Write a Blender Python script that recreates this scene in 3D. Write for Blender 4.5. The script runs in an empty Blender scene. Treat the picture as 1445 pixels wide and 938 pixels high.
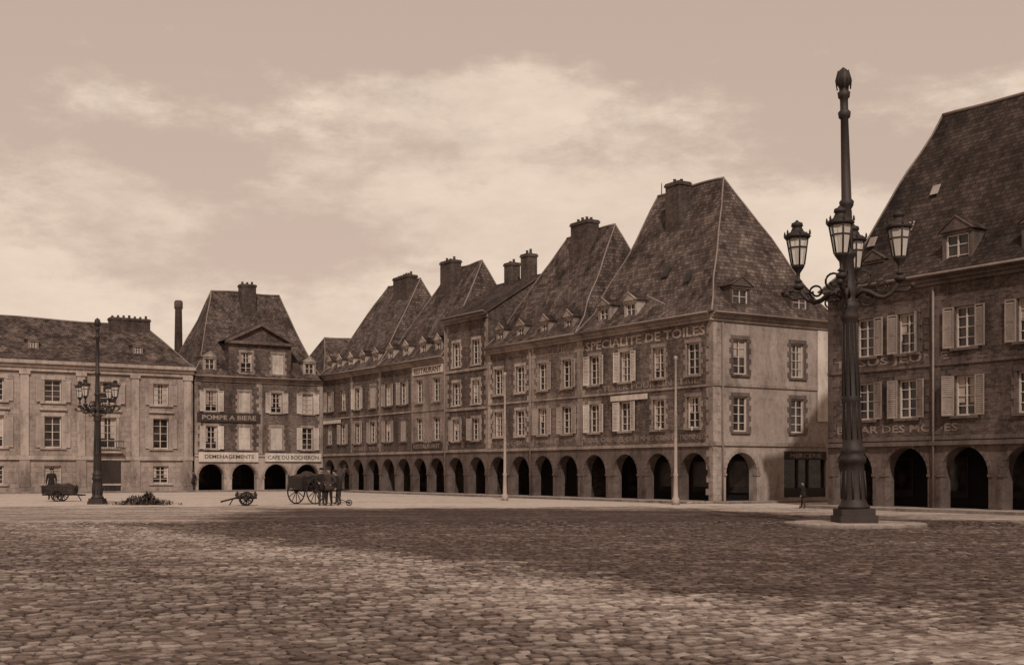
import bpy, bmesh, math, random
import numpy as np
from mathutils import Vector, Matrix, noise as mnoise
random.seed(7)
sc = bpy.context.scene
F = 1701.0; HZ = 665.0; CH = 1.65
def ground_pt(u, v, z=0.0):
    Y = (CH - z) * F / (v - HZ)
    return ((u - 722) * Y / F, Y)

# ------------------------------------------------------------------ colour
def sep(v, a=1.0):
    s = math.sqrt(max(v, 0))
    return (v, v * (.58 + .34 * s), v * (.46 + .34 * s), a)

def new_mat(name):
    m = bpy.data.materials.new(name); m.use_nodes = True
    nt = m.node_tree
    return m, nt, nt.nodes, nt.links, nt.nodes['Principled BSDF']

def nmath(nt, op, a, b=None, c=None, clamp=False):
    n = nt.nodes.new('ShaderNodeMath'); n.operation = op; n.use_clamp = clamp
    for i, x in enumerate((a, b, c)):
        if x is None: continue
        if isinstance(x, (int, float)): n.inputs[i].default_value = x
        else: nt.links.new(x, n.inputs[i])
    return n.outputs[0]

def noise(nt, vec, scale, detail=5, rough=.6, mscale=None, rot=0):
    if mscale:
        mp = nt.nodes.new('ShaderNodeMapping'); mp.inputs['Scale'].default_value = mscale
        mp.inputs['Rotation'].default_value = (0, 0, rot)
        nt.links.new(vec, mp.inputs['Vector']); vec = mp.outputs[0]
    n = nt.nodes.new('ShaderNodeTexNoise'); n.inputs['Scale'].default_value = scale
    n.inputs['Detail'].default_value = detail; n.inputs['Roughness'].default_value = rough
    nt.links.new(vec, n.inputs['Vector']); return n.outputs[0]

def smooth(nt, x, lo, hi):
    n = nt.nodes.new('ShaderNodeMapRange'); n.interpolation_type = 'SMOOTHSTEP'
    n.inputs['From Min'].default_value = lo; n.inputs['From Max'].default_value = hi
    nt.links.new(x, n.inputs['Value']); return n.outputs[0]

def ramp(nt, fac, stops):
    n = nt.nodes.new('ShaderNodeValToRGB'); cr = n.color_ramp
    while len(cr.elements) < len(stops): cr.elements.new(.5)
    for e, (p, c) in zip(cr.elements, stops):
        e.position = p; e.color = c
    nt.links.new(fac, n.inputs[0]); return n.outputs[0]

def surf(name, lo, hi, rough=.85, large=.35, fine=6.0, brick=None, bump=.25, streak=.35, metallic=0, spec=.3, bdist=.03, grime=.0):
    m, nt, N, L, P = new_mat(name)
    tc = N.new('ShaderNodeTexCoord')
    a = noise(nt, tc.outputs['Object'], large, 4)
    b = noise(nt, tc.outputs['Object'], fine, 6, .75)
    c = noise(nt, tc.outputs['Object'], 1.9, 5, .65, (1, 1, .14))
    f = nmath(nt, 'MULTIPLY', a, .45)
    f = nmath(nt, 'MULTIPLY_ADD', b, .55 - streak * .5, f)
    f = nmath(nt, 'MULTIPLY_ADD', c, streak * .5, f)
    col = ramp(nt, f, [(.40, sep(lo)), (.60, sep(hi))])
    h = b
    def mul(col, fac, dark):
        mx = N.new('ShaderNodeMix'); mx.data_type = 'RGBA'; mx.blend_type = 'MULTIPLY'
        if isinstance(fac, (int, float)): mx.inputs[0].default_value = fac
        else: L.new(fac, mx.inputs[0])
        L.new(col, mx.inputs[6])
        if isinstance(dark, tuple): mx.inputs[7].default_value = dark
        else: L.new(dark, mx.inputs[7])
        return mx.outputs[2]
    if grime:
        g = noise(nt, tc.outputs['Object'], 1.1, 7, .7, (1, 1, .3))
        col = mul(col, nmath(nt, 'MULTIPLY', smooth(nt, g, .46, .62), grime), (.28, .26, .25, 1))
        g2 = noise(nt, tc.outputs['Object'], 3.4, 7, .8)
        col = mul(col, nmath(nt, 'MULTIPLY', smooth(nt, g2, .51, .64), grime), (.38, .36, .35, 1))
    if brick:
        bw, bh, mortar, var = brick
        bt = N.new('ShaderNodeTexBrick'); L.new(tc.outputs['UV'], bt.inputs['Vector'])
        bt.inputs['Scale'].default_value = 1.0
        bt.inputs['Brick Width'].default_value = bw; bt.inputs['Row Height'].default_value = bh
        bt.inputs['Mortar Size'].default_value = bh * .09; bt.inputs['Mortar Smooth'].default_value = .3
        bt.inputs['Color1'].default_value = (1 - var,) * 3 + (1,)
        bt.inputs['Color2'].default_value = (1 + var,) * 3 + (1,)
        bt.inputs['Mortar'].default_value = (mortar,) * 3 + (1,)
        col = mul(col, 1.0, bt.outputs['Color'])
        inv = nmath(nt, 'SUBTRACT', 1.0, bt.outputs['Fac'])
        h = nmath(nt, 'MULTIPLY_ADD', b, .5, inv)
    L.new(col, P.inputs['Base Color'])
    P.inputs['Roughness'].default_value = rough; P.inputs['Metallic'].default_value = metallic
    P.inputs['Specular IOR Level'].default_value = spec
    if bump:
        bp = N.new('ShaderNodeBump'); bp.inputs['Strength'].default_value = bump; bp.inputs['Distance'].default_value = bdist
        L.new(h, bp.inputs['Height']); L.new(bp.outputs[0], P.inputs['Normal'])
    return m

M = {}
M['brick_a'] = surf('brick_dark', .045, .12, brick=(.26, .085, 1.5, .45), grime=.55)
M['brick_b'] = surf('brick_mid', .062, .16, brick=(.26, .085, 1.45, .45), grime=.6)
M['brick_c'] = surf('brick_pale', .09, .21, brick=(.26, .085, 1.3, .35), grime=.55)
M['plaster'] = surf('plaster_wall', .23, .36, fine=4, grime=.4)
M['plaster2'] = surf('plaster_wall_weathered', .16, .29, fine=5, grime=.5)
M['hall'] = surf('limestone_ashlar', .20, .35, brick=(.9, .4, .82, .09), fine=4, grime=.42)
M['stone'] = surf('stone_trim', .18, .34, fine=9, streak=.5, grime=.55)
M['stone_l'] = surf('stone_light', .26, .42, fine=9, streak=.5, grime=.5)
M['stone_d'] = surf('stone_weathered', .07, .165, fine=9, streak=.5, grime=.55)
M['slate'] = surf('slate_roof', .045, .15, rough=.8, brick=(.3, .22, .5, .45), bump=.8, streak=.8, large=.5, grime=.45, spec=.15)
M['slate_m'] = surf('slate_roof_mossy', .04, .135, rough=.85, brick=(.3, .22, .5, .45), bump=.8, streak=.9, large=.7, grime=.5, spec=.15)
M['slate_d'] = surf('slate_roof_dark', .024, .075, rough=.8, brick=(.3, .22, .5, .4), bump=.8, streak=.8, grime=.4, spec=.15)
M['chim'] = surf('chimney_brick', .035, .10, brick=(.26, .085, 1.4, .35), grime=.5)
M['frame'] = surf('window_paint', .38, .56, fine=12, bump=0)
M['shut_l'] = surf('shutter_paint_light', .36, .58, fine=7, bump=.1, streak=.7, grime=.3)
M['shut_m'] = surf('shutter_paint_grey', .24, .40, fine=7, bump=.1, streak=.7, grime=.3)
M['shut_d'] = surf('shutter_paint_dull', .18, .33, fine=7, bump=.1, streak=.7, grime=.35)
M['wood_d'] = surf('dark_wood', .014, .04, fine=7, streak=.7)
M['wood'] = surf('weathered_wood', .04, .11, fine=8, streak=.7)
M['iron'] = surf('cast_iron_paint', .014, .045, rough=.6, fine=14, spec=.3)
M['pole'] = surf('pole_paint', .24, .40, fine=9)
M['dark'] = surf('arcade_painted_shade', .006, .014, fine=5)  # near-black base colour paints in the shade under the arches
M['sign_w'] = surf('sign_board_white', .42, .6, fine=8, bump=0, streak=.7, grime=.3)
M['sign_d'] = surf('sign_board_dark', .03, .06, fine=8, bump=0)
M['let_l'] = surf('sign_lettering_light', .27, .45, fine=9, bump=0, grime=.6)
M['let_f'] = surf('sign_lettering_faded', .17, .30, fine=9, bump=0, grime=.65)
M['let_d'] = surf('sign_lettering_dark', .02, .05, fine=14, bump=0)
M['zinc'] = surf('zinc_flashing', .13, .24, rough=.7, fine=6)
M['kerb'] = surf('kerb_stone', .22, .38, fine=8, brick=(1.1, 2.0, .6, .12), grime=.4)
M['paving'] = surf('pavement_flags', .25, .41, fine=5, brick=(.8, .6, .6, .1), grime=.35)
M['cloth_d'] = surf('wool_coat_dark', .012, .026, rough=.95, fine=20)
M['cloth_m'] = surf('wool_trousers', .03, .06, rough=.95, fine=20)
M['cloth_l'] = surf('linen_smock', .16, .26, rough=.95, fine=20)
M['skin'] = surf('skin', .28, .36, rough=.6, fine=20, bump=0)
M['leather'] = surf('leather', .015, .03, rough=.5, fine=20)
M['horse'] = surf('horse_coat', .022, .05, rough=.7, fine=8)
M['mane'] = surf('horse_mane', .010, .02, rough=.8, fine=20)
M['canvas'] = surf('canvas_cover', .02, .05, rough=.95, fine=5)
M['leaf'] = surf('dry_brush', .035, .12, rough=.9, fine=12)
M['curtain'] = surf('net_curtain', .26, .46, fine=9, bump=0, streak=.8)

def glass_mat():
    m, nt, N, L, P = new_mat('window_glass')
    tc = N.new('ShaderNodeTexCoord')
    a = noise(nt, tc.outputs['Object'], .9, 3)
    col = ramp(nt, a, [(.4, sep(.008)), (.62, sep(.05))])
    L.new(col, P.inputs['Base Color']); P.inputs['Roughness'].default_value = .15
    P.inputs['Specular IOR Level'].default_value = .4
    bp = N.new('ShaderNodeBump'); bp.inputs['Strength'].default_value = .25; bp.inputs['Distance'].default_value = .03
    L.new(noise(nt, tc.outputs['Object'], 2.5, 2), bp.inputs['Height']); L.new(bp.outputs[0], P.inputs['Normal'])
    return m
M['glass'] = glass_mat()
def lantern_glass():
    m, nt, N, L, P = new_mat('lantern_glass')
    P.inputs['Base Color'].default_value = sep(.7)
    P.inputs['Roughness'].default_value = .2
    P.inputs['Alpha'].default_value = .6
    return m
M['lglass'] = lantern_glass()

# ------------------------------------------------------------------ builder
class Frame:
    def __init__(s, O, A, N):
        s.O = Vector((O[0], O[1])); s.A = Vector(A); s.N = Vector(N)
    def p(s, a, z, n=0.0):
        q = s.O + s.A * a + s.N * n
        return Vector((q.x, q.y, z))
LOCAL = Frame((0, 0), (1, 0), (0, -1))

class B:
    def __init__(s, name, origin=(0, 0, 0), rot=None, scale=1.0, world=True):
        s.name = name; s.o = Vector(origin); s.rot = rot; s.scale = scale; s.world = world
        s.bins = {}; s.extra = []
    def bin(s, part, mat):
        k = (part, mat)
        if k not in s.bins: s.bins[k] = ([], [], [])
        return s.bins[k]
    def face(s, part, mat, pts, sm=False):
        V, Fc, S = s.bin(part, mat); i = len(V)
        V.extend([Vector(p) for p in pts]); Fc.append(tuple(range(i, i + len(pts)))); S.append(sm)
    def box(s, fr, a0, a1, z0, z1, n0, n1, part, mat):
        V, Fc, S = s.bin(part, mat); i = len(V)
        V.extend([fr.p(a, z, n) for z in (z0, z1) for n in (n0, n1) for a in (a0, a1)])
        for q in ((0, 1, 3, 2), (4, 6, 7, 5), (0, 4, 5, 1), (2, 3, 7, 6), (0, 2, 6, 4), (1, 5, 7, 3)):
            Fc.append(tuple(i + k for k in q)); S.append(False)
    def rect(s, fr, a0, a1, z0, z1, n, part, mat):
        if a1 - a0 < 1e-4 or z1 - z0 < 1e-4: return
        s.face(part, mat, [fr.p(a0, z0, n), fr.p(a1, z0, n), fr.p(a1, z1, n), fr.p(a0, z1, n)])
    def lathe(s, c, prof, part, mat, seg=20, axis=None):
        V, Fc, S = s.bin(part, mat); i = len(V); c = Vector(c)
        rotm = Matrix.Identity(3)
        if axis is not None: rotm = Vector((0, 0, 1)).rotation_difference(Vector(axis)).to_matrix()
        for z, r in prof:
            for k in range(seg):
                t = 2 * math.pi * (k + .5) / seg
                V.append(c + rotm @ Vector((r * math.cos(t), r * math.sin(t), z)))
        for j in range(len(prof) - 1):
            for k in range(seg):
                k2 = (k + 1) % seg
                Fc.append((i + j * seg + k, i + j * seg + k2, i + (j + 1) * seg + k2, i + (j + 1) * seg + k)); S.append(seg > 8)
        Fc.append(tuple(i + k for k in range(seg))[::-1]); S.append(False)
        Fc.append(tuple(i + (len(prof) - 1) * seg + k for k in range(seg))); S.append(False)
    def tube(s, path, rad, part, mat, seg=8):
        V, Fc, S = s.bin(part, mat); i = len(V); path = [Vector(p) for p in path]
        n = len(path); rad = rad if isinstance(rad, (list, tuple)) else [rad] * n
        for j, p in enumerate(path):
            t = (path[min(j + 1, n - 1)] - path[max(j - 1, 0)]).normalized()
            ref = Vector((0, 0, 1)) if abs(t.z) < .9 else Vector((0, 1, 0))
            x = t.cross(ref).normalized(); y = t.cross(x)
            for k in range(seg):
                q = 2 * math.pi * k / seg
                V.append(p + (x * math.cos(q) + y * math.sin(q)) * rad[j])
        for j in range(n - 1):
            for k in range(seg):
                k2 = (k + 1) % seg
                Fc.append((i + j * seg + k, i + j * seg + k2, i + (j + 1) * seg + k2, i + (j + 1) * seg + k)); S.append(True)
        Fc.append(tuple(i + k for k in range(seg))[::-1]); S.append(False)
        Fc.append(tuple(i + (n - 1) * seg + k for k in range(seg))); S.append(False)
    def ball(s, c, r, part, mat, sc3=(1, 1, 1), seg=12, rings=8):
        prof = [(-math.cos(math.pi * k / rings) * r, max(math.sin(math.pi * k / rings) * r, .001)) for k in range(rings + 1)]
        V, Fc, S = s.bin(part, mat); i0 = len(V)
        s.lathe((0, 0, 0), prof, part, mat, seg)
        c = Vector(c)
        for k in range(i0, len(V)):
            v = V[k]; V[k] = Vector((v.x * sc3[0], v.y * sc3[1], v.z * sc3[2])) + c
    def text(s, fr, string, ac, z, h, w, n, mat, part='lettering'):
        cu = bpy.data.curves.new('txt', 'FONT'); cu.body = string; cu.align_x = 'CENTER'; cu.align_y = 'CENTER'
        cu.size = 1.0; cu.extrude = .004; cu.offset = .018; cu.resolution_u = 2
        ob = bpy.data.objects.new('txt', cu); sc.collection.objects.link(ob)
        bpy.context.view_layer.update()
        dg = bpy.context.evaluated_depsgraph_get()
        me = bpy.data.meshes.new_from_object(ob.evaluated_get(dg))
        bpy.data.objects.remove(ob)
        xs = [v.co.x for v in me.vertices]; ys = [v.co.y for v in me.vertices]
        sx = w / (max(xs) - min(xs)); sy = h / (max(ys) - min(ys))
        cx = (max(xs) + min(xs)) / 2; cy = (max(ys) + min(ys)) / 2
        N3 = Vector((fr.N.x, fr.N.y, 0)); R = (-N3).cross(Vector((0, 0, 1)))
        c = fr.p(ac, z, n)
        V, Fc, S = s.bin(part, mat); i = len(V)
        for v in me.vertices:
            V.append(c + R * ((v.co.x - cx) * sx) + Vector((0, 0, (v.co.y - cy) * sy)) + N3 * v.co.z)
        for p in me.polygons:
            Fc.append(tuple(i + k for k in p.vertices)); S.append(False)
        bpy.data.meshes.remove(me)
    def finish(s):
        emp = bpy.data.objects.new(s.name, None); sc.collection.objects.link(emp)
        emp.location = s.o
        if s.rot is not None: emp.rotation_euler = s.rot
        emp.scale = (s.scale,) * 3
        for (part, mat), (V, Fc, S) in s.bins.items():
            me = bpy.data.meshes.new(part)
            off = s.o if s.world else Vector((0, 0, 0))
            me.from_pydata([tuple(v - off) for v in V], [], Fc)
            me.materials.append(M[mat])
            for p, sm in zip(me.polygons, S): p.use_smooth = sm
            uv = me.uv_layers.new(name='UVMap')
            for p in me.polygons:
                n = p.normal
                if abs(n.z) > .95: t = Vector((1, 0, 0)); bt = Vector((0, 1, 0))
                else:
                    t = Vector((0, 0, 1)).cross(n).normalized()
                    bt = n.cross(t)
                    if t.x + t.y * .37 < 0: t = -t
                    if bt.z < 0: bt = -bt
                for li, vi in zip(p.loop_indices, p.vertices):
                    co = me.vertices[vi].co
                    uv.data[li].uv = (co.dot(t), co.dot(bt))
            if part in ('roof', 'roof_hips', 'roof_ridge'):
                bm = bmesh.new(); bm.from_mesh(me)
                if part == 'roof':
                    bmesh.ops.subdivide_edges(bm, edges=bm.edges[:], cuts=7, use_grid_fill=True)
                for v in bm.verts:
                    q = (v.co + off)
                    k = min(1, max(0, (q.z - 10.0) / 2.0))
                    v.co += mnoise.noise_vector(q * .38) * .17 * k
                bm.to_mesh(me); bm.free()
            ob = bpy.data.objects.new(part, me); sc.collection.objects.link(ob); ob.parent = emp
        for ob in s.extra: ob.parent = emp
        return emp

# ------------------------------------------------------------------ building parts
def wall(b, fr, a0, a1, z0, z1, holes, mat, part='walls', rev=.17):
    hs = [h for h in holes if h[0] >= a0 - 1e-3 and h[1] <= a1 + 1e-3 and h[2] >= z0 - 1e-3 and h[3] <= z1 + 1e-3]
    xs = sorted(set([a0, a1] + [h[0] for h in hs] + [h[1] for h in hs]))
    zs = sorted(set([z0, z1] + [h[2] for h in hs] + [h[3] for h in hs]))
    for i in range(len(xs) - 1):
        for j in range(len(zs) - 1):
            cx = (xs[i] + xs[i + 1]) / 2; cz = (zs[j] + zs[j + 1]) / 2
            if any(h[0] < cx < h[1] and h[2] < cz < h[3] for h in hs): continue
            b.rect(fr, xs[i], xs[i + 1], zs[j], zs[j + 1], 0, part, mat)
    for h in hs:
        A0, A1, Z0, Z1 = h[:4]
        for a in (A0, A1):
            b.face(part, mat, [fr.p(a, Z0, 0), fr.p(a, Z0, -rev), fr.p(a, Z1, -rev), fr.p(a, Z1, 0)])
        for z in (Z0, Z1):
            b.face(part, mat, [fr.p(A0, z, 0), fr.p(A1, z, 0), fr.p(A1, z, -rev), fr.p(A0, z, -rev)])

def glazing(b, fr, a0, a1, z0, z1, n, fm='frame', rows=3, cols=2, curtain=True):
    b.rect(fr, a0, a1, z0, z1, n, 'window_glass', 'glass')
    w = .075
    b.box(fr, a0, a0 + w, z0, z1, n + .003, n + .06, 'window_frames', fm)
    b.box(fr, a1 - w, a1, z0, z1, n + .003, n + .06, 'window_frames', fm)
    b.box(fr, a0 + w, a1 - w, z0, z0 + w, n + .003, n + .06, 'window_frames', fm)
    b.box(fr, a0 + w, a1 - w, z1 - w, z1, n + .003, n + .06, 'window_frames', fm)
    for c in range(1, cols):
        a = a0 + (a1 - a0) * c / cols
        b.box(fr, a - .03, a + .03, z0 + w, z1 - w, n + .004, n + .055, 'window_frames', fm)
    for r in range(1, rows + 1):
        z = z0 + (z1 - z0) * r / (rows + 1)
        b.box(fr, a0 + w, a1 - w, z - .018, z + .018, n + .005, n + .045, 'window_frames', fm)
    if curtain and random.random() < .5:
        k = random.choice([.5, .7, 1.0])
        zz = z0 + (z1 - z0) * (1 - k)
        cw = (a1 - a0) * random.uniform(.22, .42)
        b.rect(fr, a0 + w, a0 + cw, zz + .05, z1 - w, n + .0025, 'curtains', 'curtain')
        if random.random() < .75: b.rect(fr, a1 - cw, a1 - w, zz + .05, z1 - w, n + .0025, 'curtains', 'curtain')

def shutter(b, fr, a0, a1, z0, z1, mat, hinge=None, ang=0.0):
    if hinge is not None and ang:
        w = a1 - a0; sgn = 1 if abs(hinge - a0) < abs(hinge - a1) else -1
        h3 = fr.p(hinge, 0, .04)
        A = fr.A * (math.cos(ang) * sgn) + fr.N * math.sin(ang)
        Nn = fr.N * math.cos(ang) - fr.A * (math.sin(ang) * sgn)
        fr = Frame(h3[:2], A, Nn); a0, a1 = 0, w; n0, n1 = 0, .04
    else: n0, n1 = .045, .085
    s = .06
    b.box(fr, a0, a0 + s, z0, z1, n0, n1, 'shutters', mat); b.box(fr, a1 - s, a1, z0, z1, n0, n1, 'shutters', mat)
    for z in (z0, (z0 + z1) / 2 - s / 2, z1 - s):
        b.box(fr, a0 + s, a1 - s, z, z + s, n0 + .002, n1 - .002, 'shutters', mat)
    z = z0 + s
    while z < z1 - s - .05:
        b.face('shutters', mat, [fr.p(a0 + s, z, n1 - .01), fr.p(a1 - s, z, n1 - .01), fr.p(a1 - s, z + .075, n0 + .005), fr.p(a0 + s, z + .075, n0 + .005)])
        z += .085

def window(b, fr, ac, z0, z1, w, sh=None, trim='stone', fm='frame', closed=False, rows=3, sill=True):
    a0, a1 = ac - w / 2, ac + w / 2
    glazing(b, fr, a0, a1, z0, z1, -.165, fm, rows)
    t = .14
    if trim:
        z = z0; k = 0
        while z < z1 - .01:
            zz = min(z + .28, z1); tw = t if k % 2 else t + .13
            b.box(fr, a0 - tw, a0 - .002, z, zz - .006, -.02, .028, 'window_surrounds', trim)
            b.box(fr, a1 + .002, a1 + tw, z, zz - .006, -.02, .028, 'window_surrounds', trim)
            z = zz; k += 1
        b.box(fr, a0 - t - .03, a1 + t + .03, z1 + .002, z1 + .2, -.02, .04, 'window_surrounds', trim)
    if sill: b.box(fr, a0 - t - .04, a1 + t + .04, z0 - .11, z0 - .002, -.02, .11, 'window_sills', trim or 'stone')
    if closed:
        for x0, x1 in ((a0 + .01, ac - .005), (ac + .005, a1 - .01)):
            f2 = Frame(fr.p(0, 0, -.1)[:2], fr.A, fr.N)
            shutter(b, f2, x0, x1, z0 + .01, z1 - .01, sh)
    elif sh:
        sw = w / 2
        g = .02
        def ang(): return random.choice([.04, .07, .1, .16, .3]) if random.random() < .92 else random.uniform(.5, 1.2)
        if random.random() < .96: shutter(b, fr, a0 - sw - g, a0 - g, z0, z1, sh, a0 - g, ang())
        if random.random() < .96: shutter(b, fr, a1 + g, a1 + sw + g, z0, z1, sh, a1 + g, ang())

def arcade(b, fr, a0, a1, z0, zt, arches, mat, ring='stone', th=.6, seg=14):
    x = a0
    for c, r, zs in arches:
        b.rect(fr, x, c - r, z0, zt, 0, 'arcade', mat)
        for q in (c - r, c + r):
            b.face('arcade', mat, [fr.p(q, z0, 0), fr.p(q, z0, -th), fr.p(q, zs, -th), fr.p(q, zs, 0)])
        pts = [(c - r * math.cos(math.pi * k / seg), zs + r * math.sin(math.pi * k / seg)) for k in range(seg + 1)]
        for k in range(seg):
            (xa, za), (xb, zb) = pts[k], pts[k + 1]
            b.face('arcade', mat, [fr.p(xa, za), fr.p(xb, zb), fr.p(xb, zt), fr.p(xa, zt)])
            b.face('arcade', mat, [fr.p(xa, za, 0), fr.p(xb, zb, 0), fr.p(xb, zb, -th), fr.p(xa, za, -th)])
            R = r + .17
            g = .008
            t0 = math.pi * k / seg + g; t1 = math.pi * (k + 1) / seg - g
            o = [(c - R * math.cos(t), min(zs + R * math.sin(t), zt)) for t in (t0, t1)]
            ii = [(c - r * math.cos(t), zs + r * math.sin(t)) for t in (t0, t1)]
            b.face('arch_rings', ring, [fr.p(ii[0][0], ii[0][1], .025), fr.p(ii[1][0], ii[1][1], .025), fr.p(o[1][0], o[1][1], .025), fr.p(o[0][0], o[0][1], .025)])
            b.face('arch_rings', ring, [fr.p(o[0][0], o[0][1], .025), fr.p(o[1][0], o[1][1], .025), fr.p(o[1][0], o[1][1], 0), fr.p(o[0][0], o[0][1], 0)])
            b.face('arch_rings', ring, [fr.p(ii[0][0], ii[0][1], .025), fr.p(ii[1][0], ii[1][1], .025), fr.p(ii[1][0], ii[1][1], -.02), fr.p(ii[0][0], ii[0][1], -.02)])
        for sgn in (-1, 1):
            q = c + sgn * r
            aa, bb = (q - .2, q + .03) if sgn < 0 else (q - .03, q + .2)
            b.box(fr, aa, bb, zs - .12, zs - .003, -.3, .05, 'imposts', ring)
        x = c + r
    b.rect(fr, x, a1, z0, zt, 0, 'arcade', mat)

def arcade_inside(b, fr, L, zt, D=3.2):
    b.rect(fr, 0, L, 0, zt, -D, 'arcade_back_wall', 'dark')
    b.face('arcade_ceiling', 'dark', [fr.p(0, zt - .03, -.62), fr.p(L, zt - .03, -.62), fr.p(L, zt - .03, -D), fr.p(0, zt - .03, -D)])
    b.face('arcade_floor_shade', 'dark', [fr.p(0, .126, -.5), fr.p(L, .126, -.5), fr.p(L, .126, -D), fr.p(0, .126, -D)])  # near-black sheet over the paving, arcade shade put into its colour
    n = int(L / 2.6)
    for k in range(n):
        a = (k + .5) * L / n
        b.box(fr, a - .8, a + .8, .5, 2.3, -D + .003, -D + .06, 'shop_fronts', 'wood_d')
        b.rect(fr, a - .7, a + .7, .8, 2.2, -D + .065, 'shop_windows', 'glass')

def quoins(b, fr, a, z0, z1, side, mat='stone', n=.02, long=.5, short=.3, h=.33):
    z = z0; k = 0
    while z < z1 - .05:
        w = (long if k % 2 else short) * random.uniform(.9, 1.08)
        aa, bb = (a, a + w) if side > 0 else (a - w, a)
        b.box(fr, aa, bb, z + .004, min(z + h, z1) - .004, -.02, n, 'quoins', mat); z += h; k += 1

def hip_roof(b, fr, L, D, ze, zr, r0, r1, mat, ovl=.3, ovr=.3, ov=.35, fl=.75, fh=1.25, rn=None, hips='zinc', part='roof'):
    rn = rn or D / 2
    E = [fr.p(-ovl, ze, ov), fr.p(L + ovr, ze, ov), fr.p(L + ovr, ze, -D - ov), fr.p(-ovl, ze, -D - ov)]
    k0 = fl * min(1, r0 / 3); k1 = fl * min(1, (L - r1) / 3)
    K = [fr.p(k0, ze + fh, -fl), fr.p(L - k1, ze + fh, -fl), fr.p(L - k1, ze + fh, -D + fl), fr.p(k0, ze + fh, -D + fl)]
    R0, R1 = fr.p(r0, zr, -rn), fr.p(r1, zr, -rn)
    for i in range(4):
        j = (i + 1) % 4
        b.face(part, mat, [E[i], E[j], K[j], K[i]])
    b.face(part, mat, [K[0], K[1], R1, R0]); b.face(part, mat, [K[2], K[3], R0, R1])
    b.face(part, mat, [K[1], K[2], R1]); b.face(part, mat, [K[3], K[0], R0])
    b.face('roof_soffit', mat, [p - Vector((0, 0, .02)) for p in E[::-1]])
    up = Vector((0, 0, .02))
    def sub(P, Q, n=8): return [P.lerp(Q, k / n) for k in range(n + 1)]
    if hips:
        for P, Q, T in ((E[0], K[0], R0), (E[1], K[1], R1), (E[2], K[2], R1), (E[3], K[3], R0)):
            b.tube([p + up for p in sub(P, Q) + sub(Q, T)[1:]], .05, 'roof_hips', hips, 6)
        b.tube([p + up for p in sub(R0, R1)], .08, 'roof_ridge', hips, 6)

def cornice(b, fr, a0, a1, z, mat='stone'):
    b.box(fr, a0 - .0, a1, z - .42, z - .26, -.02, .10, 'cornice', mat)
    b.box(fr, a0 - .0, a1, z - .258, z - .12, -.02, .20, 'cornice', mat)
    b.box(fr, a0 - .0, a1, z - .118, z - .025, -.02, .32, 'cornice', mat)
    b.tube([fr.p(a0, z - .01, .4), fr.p(a1, z - .01, .4)], .06, 'gutters', 'zinc', 8)

def chimney(b, fr, a, n, w, d, z0, z1, pots=3, mat='chim'):
    b.box(fr, a - w / 2, a + w / 2, z0, z1 - .22, n - d / 2, n + d / 2, 'chimneys', mat)
    b.box(fr, a - w / 2 - .06, a + w / 2 + .06, z1 - .218, z1 - .08, n - d / 2 - .06, n + d / 2 + .06, 'chimneys', mat)
    b.box(fr, a - w / 2 - .02, a + w / 2 + .02, z1 - .078, z1, n - d / 2 - .02, n + d / 2 + .02, 'chimneys', mat)
    for k in range(pots):
        q = a - w / 2 + (k + .5) * w / pots
        hh = random.uniform(.12, .3)
        b.lathe(fr.p(q, z1, n), [(0, .12), (hh, .09), (hh + .04, .11)], 'chimney_pots', 'chim', 8)

def dormer(b, fr, a, zb, w, h, nf, mat='wood', roof='slate', rise=.45, depth=1.8, fm='frame', ov=.13, closed=None):
    a0, a1 = a - w / 2, a + w / 2
    t = .16
    for x0, x1 in ((a0, a0 + t), (a1 - t, a1)):
        b.box(fr, x0, x1, zb, zb + h, nf - depth, nf, 'dormers', mat)
    b.box(fr, a0 + t + .001, a1 - t - .001, zb, zb + .12, nf - depth, nf + .03, 'dormers', mat)
    b.box(fr, a0 - .02, a1 + .02, zb + h, zb + h + .13, nf - depth, nf + .06, 'dormers', mat)
    if closed: shutter(b, Frame(fr.p(0, 0, nf - .15)[:2], fr.A, fr.N), a0 + t, a1 - t, zb + .12, zb + h, closed)
    else: glazing(b, fr, a0 + t, a1 - t, zb + .12, zb + h, nf - .12, fm, 2, 2, False)
    zt = zb + h + .132; dr = depth + rise / 1.7
    Lf, Rf, Tf = fr.p(a0 - ov, zt, nf + .12), fr.p(a1 + ov, zt, nf + .12), fr.p(a, zt + rise, nf + .12)
    Lb, Rb, Tb = fr.p(a0 - ov, zt, nf - dr), fr.p(a1 + ov, zt, nf - dr), fr.p(a, zt + rise, nf - dr)
    b.face('dormer_gables', mat, [Lf, Rf, Tf])
    b.face('dormer_roofs', roof, [Lf, Tf, Tb, Lb]); b.face('dormer_roofs', roof, [Rf, Tf, Tb, Rb])
    b.face('dormer_roofs', roof, [Lf, Rf, Rb, Lb])
    b.tube([Lf, Tf, Rf], .045, 'dormer_trim', mat, 6)

# ------------------------------------------------------------------ layout
d = Vector((-.536, .844)); e = Vector((.844, .536)); O = Vector((10.4, 62.4))
def row(t0): return Frame(O + d * t0, d, -e)

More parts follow.
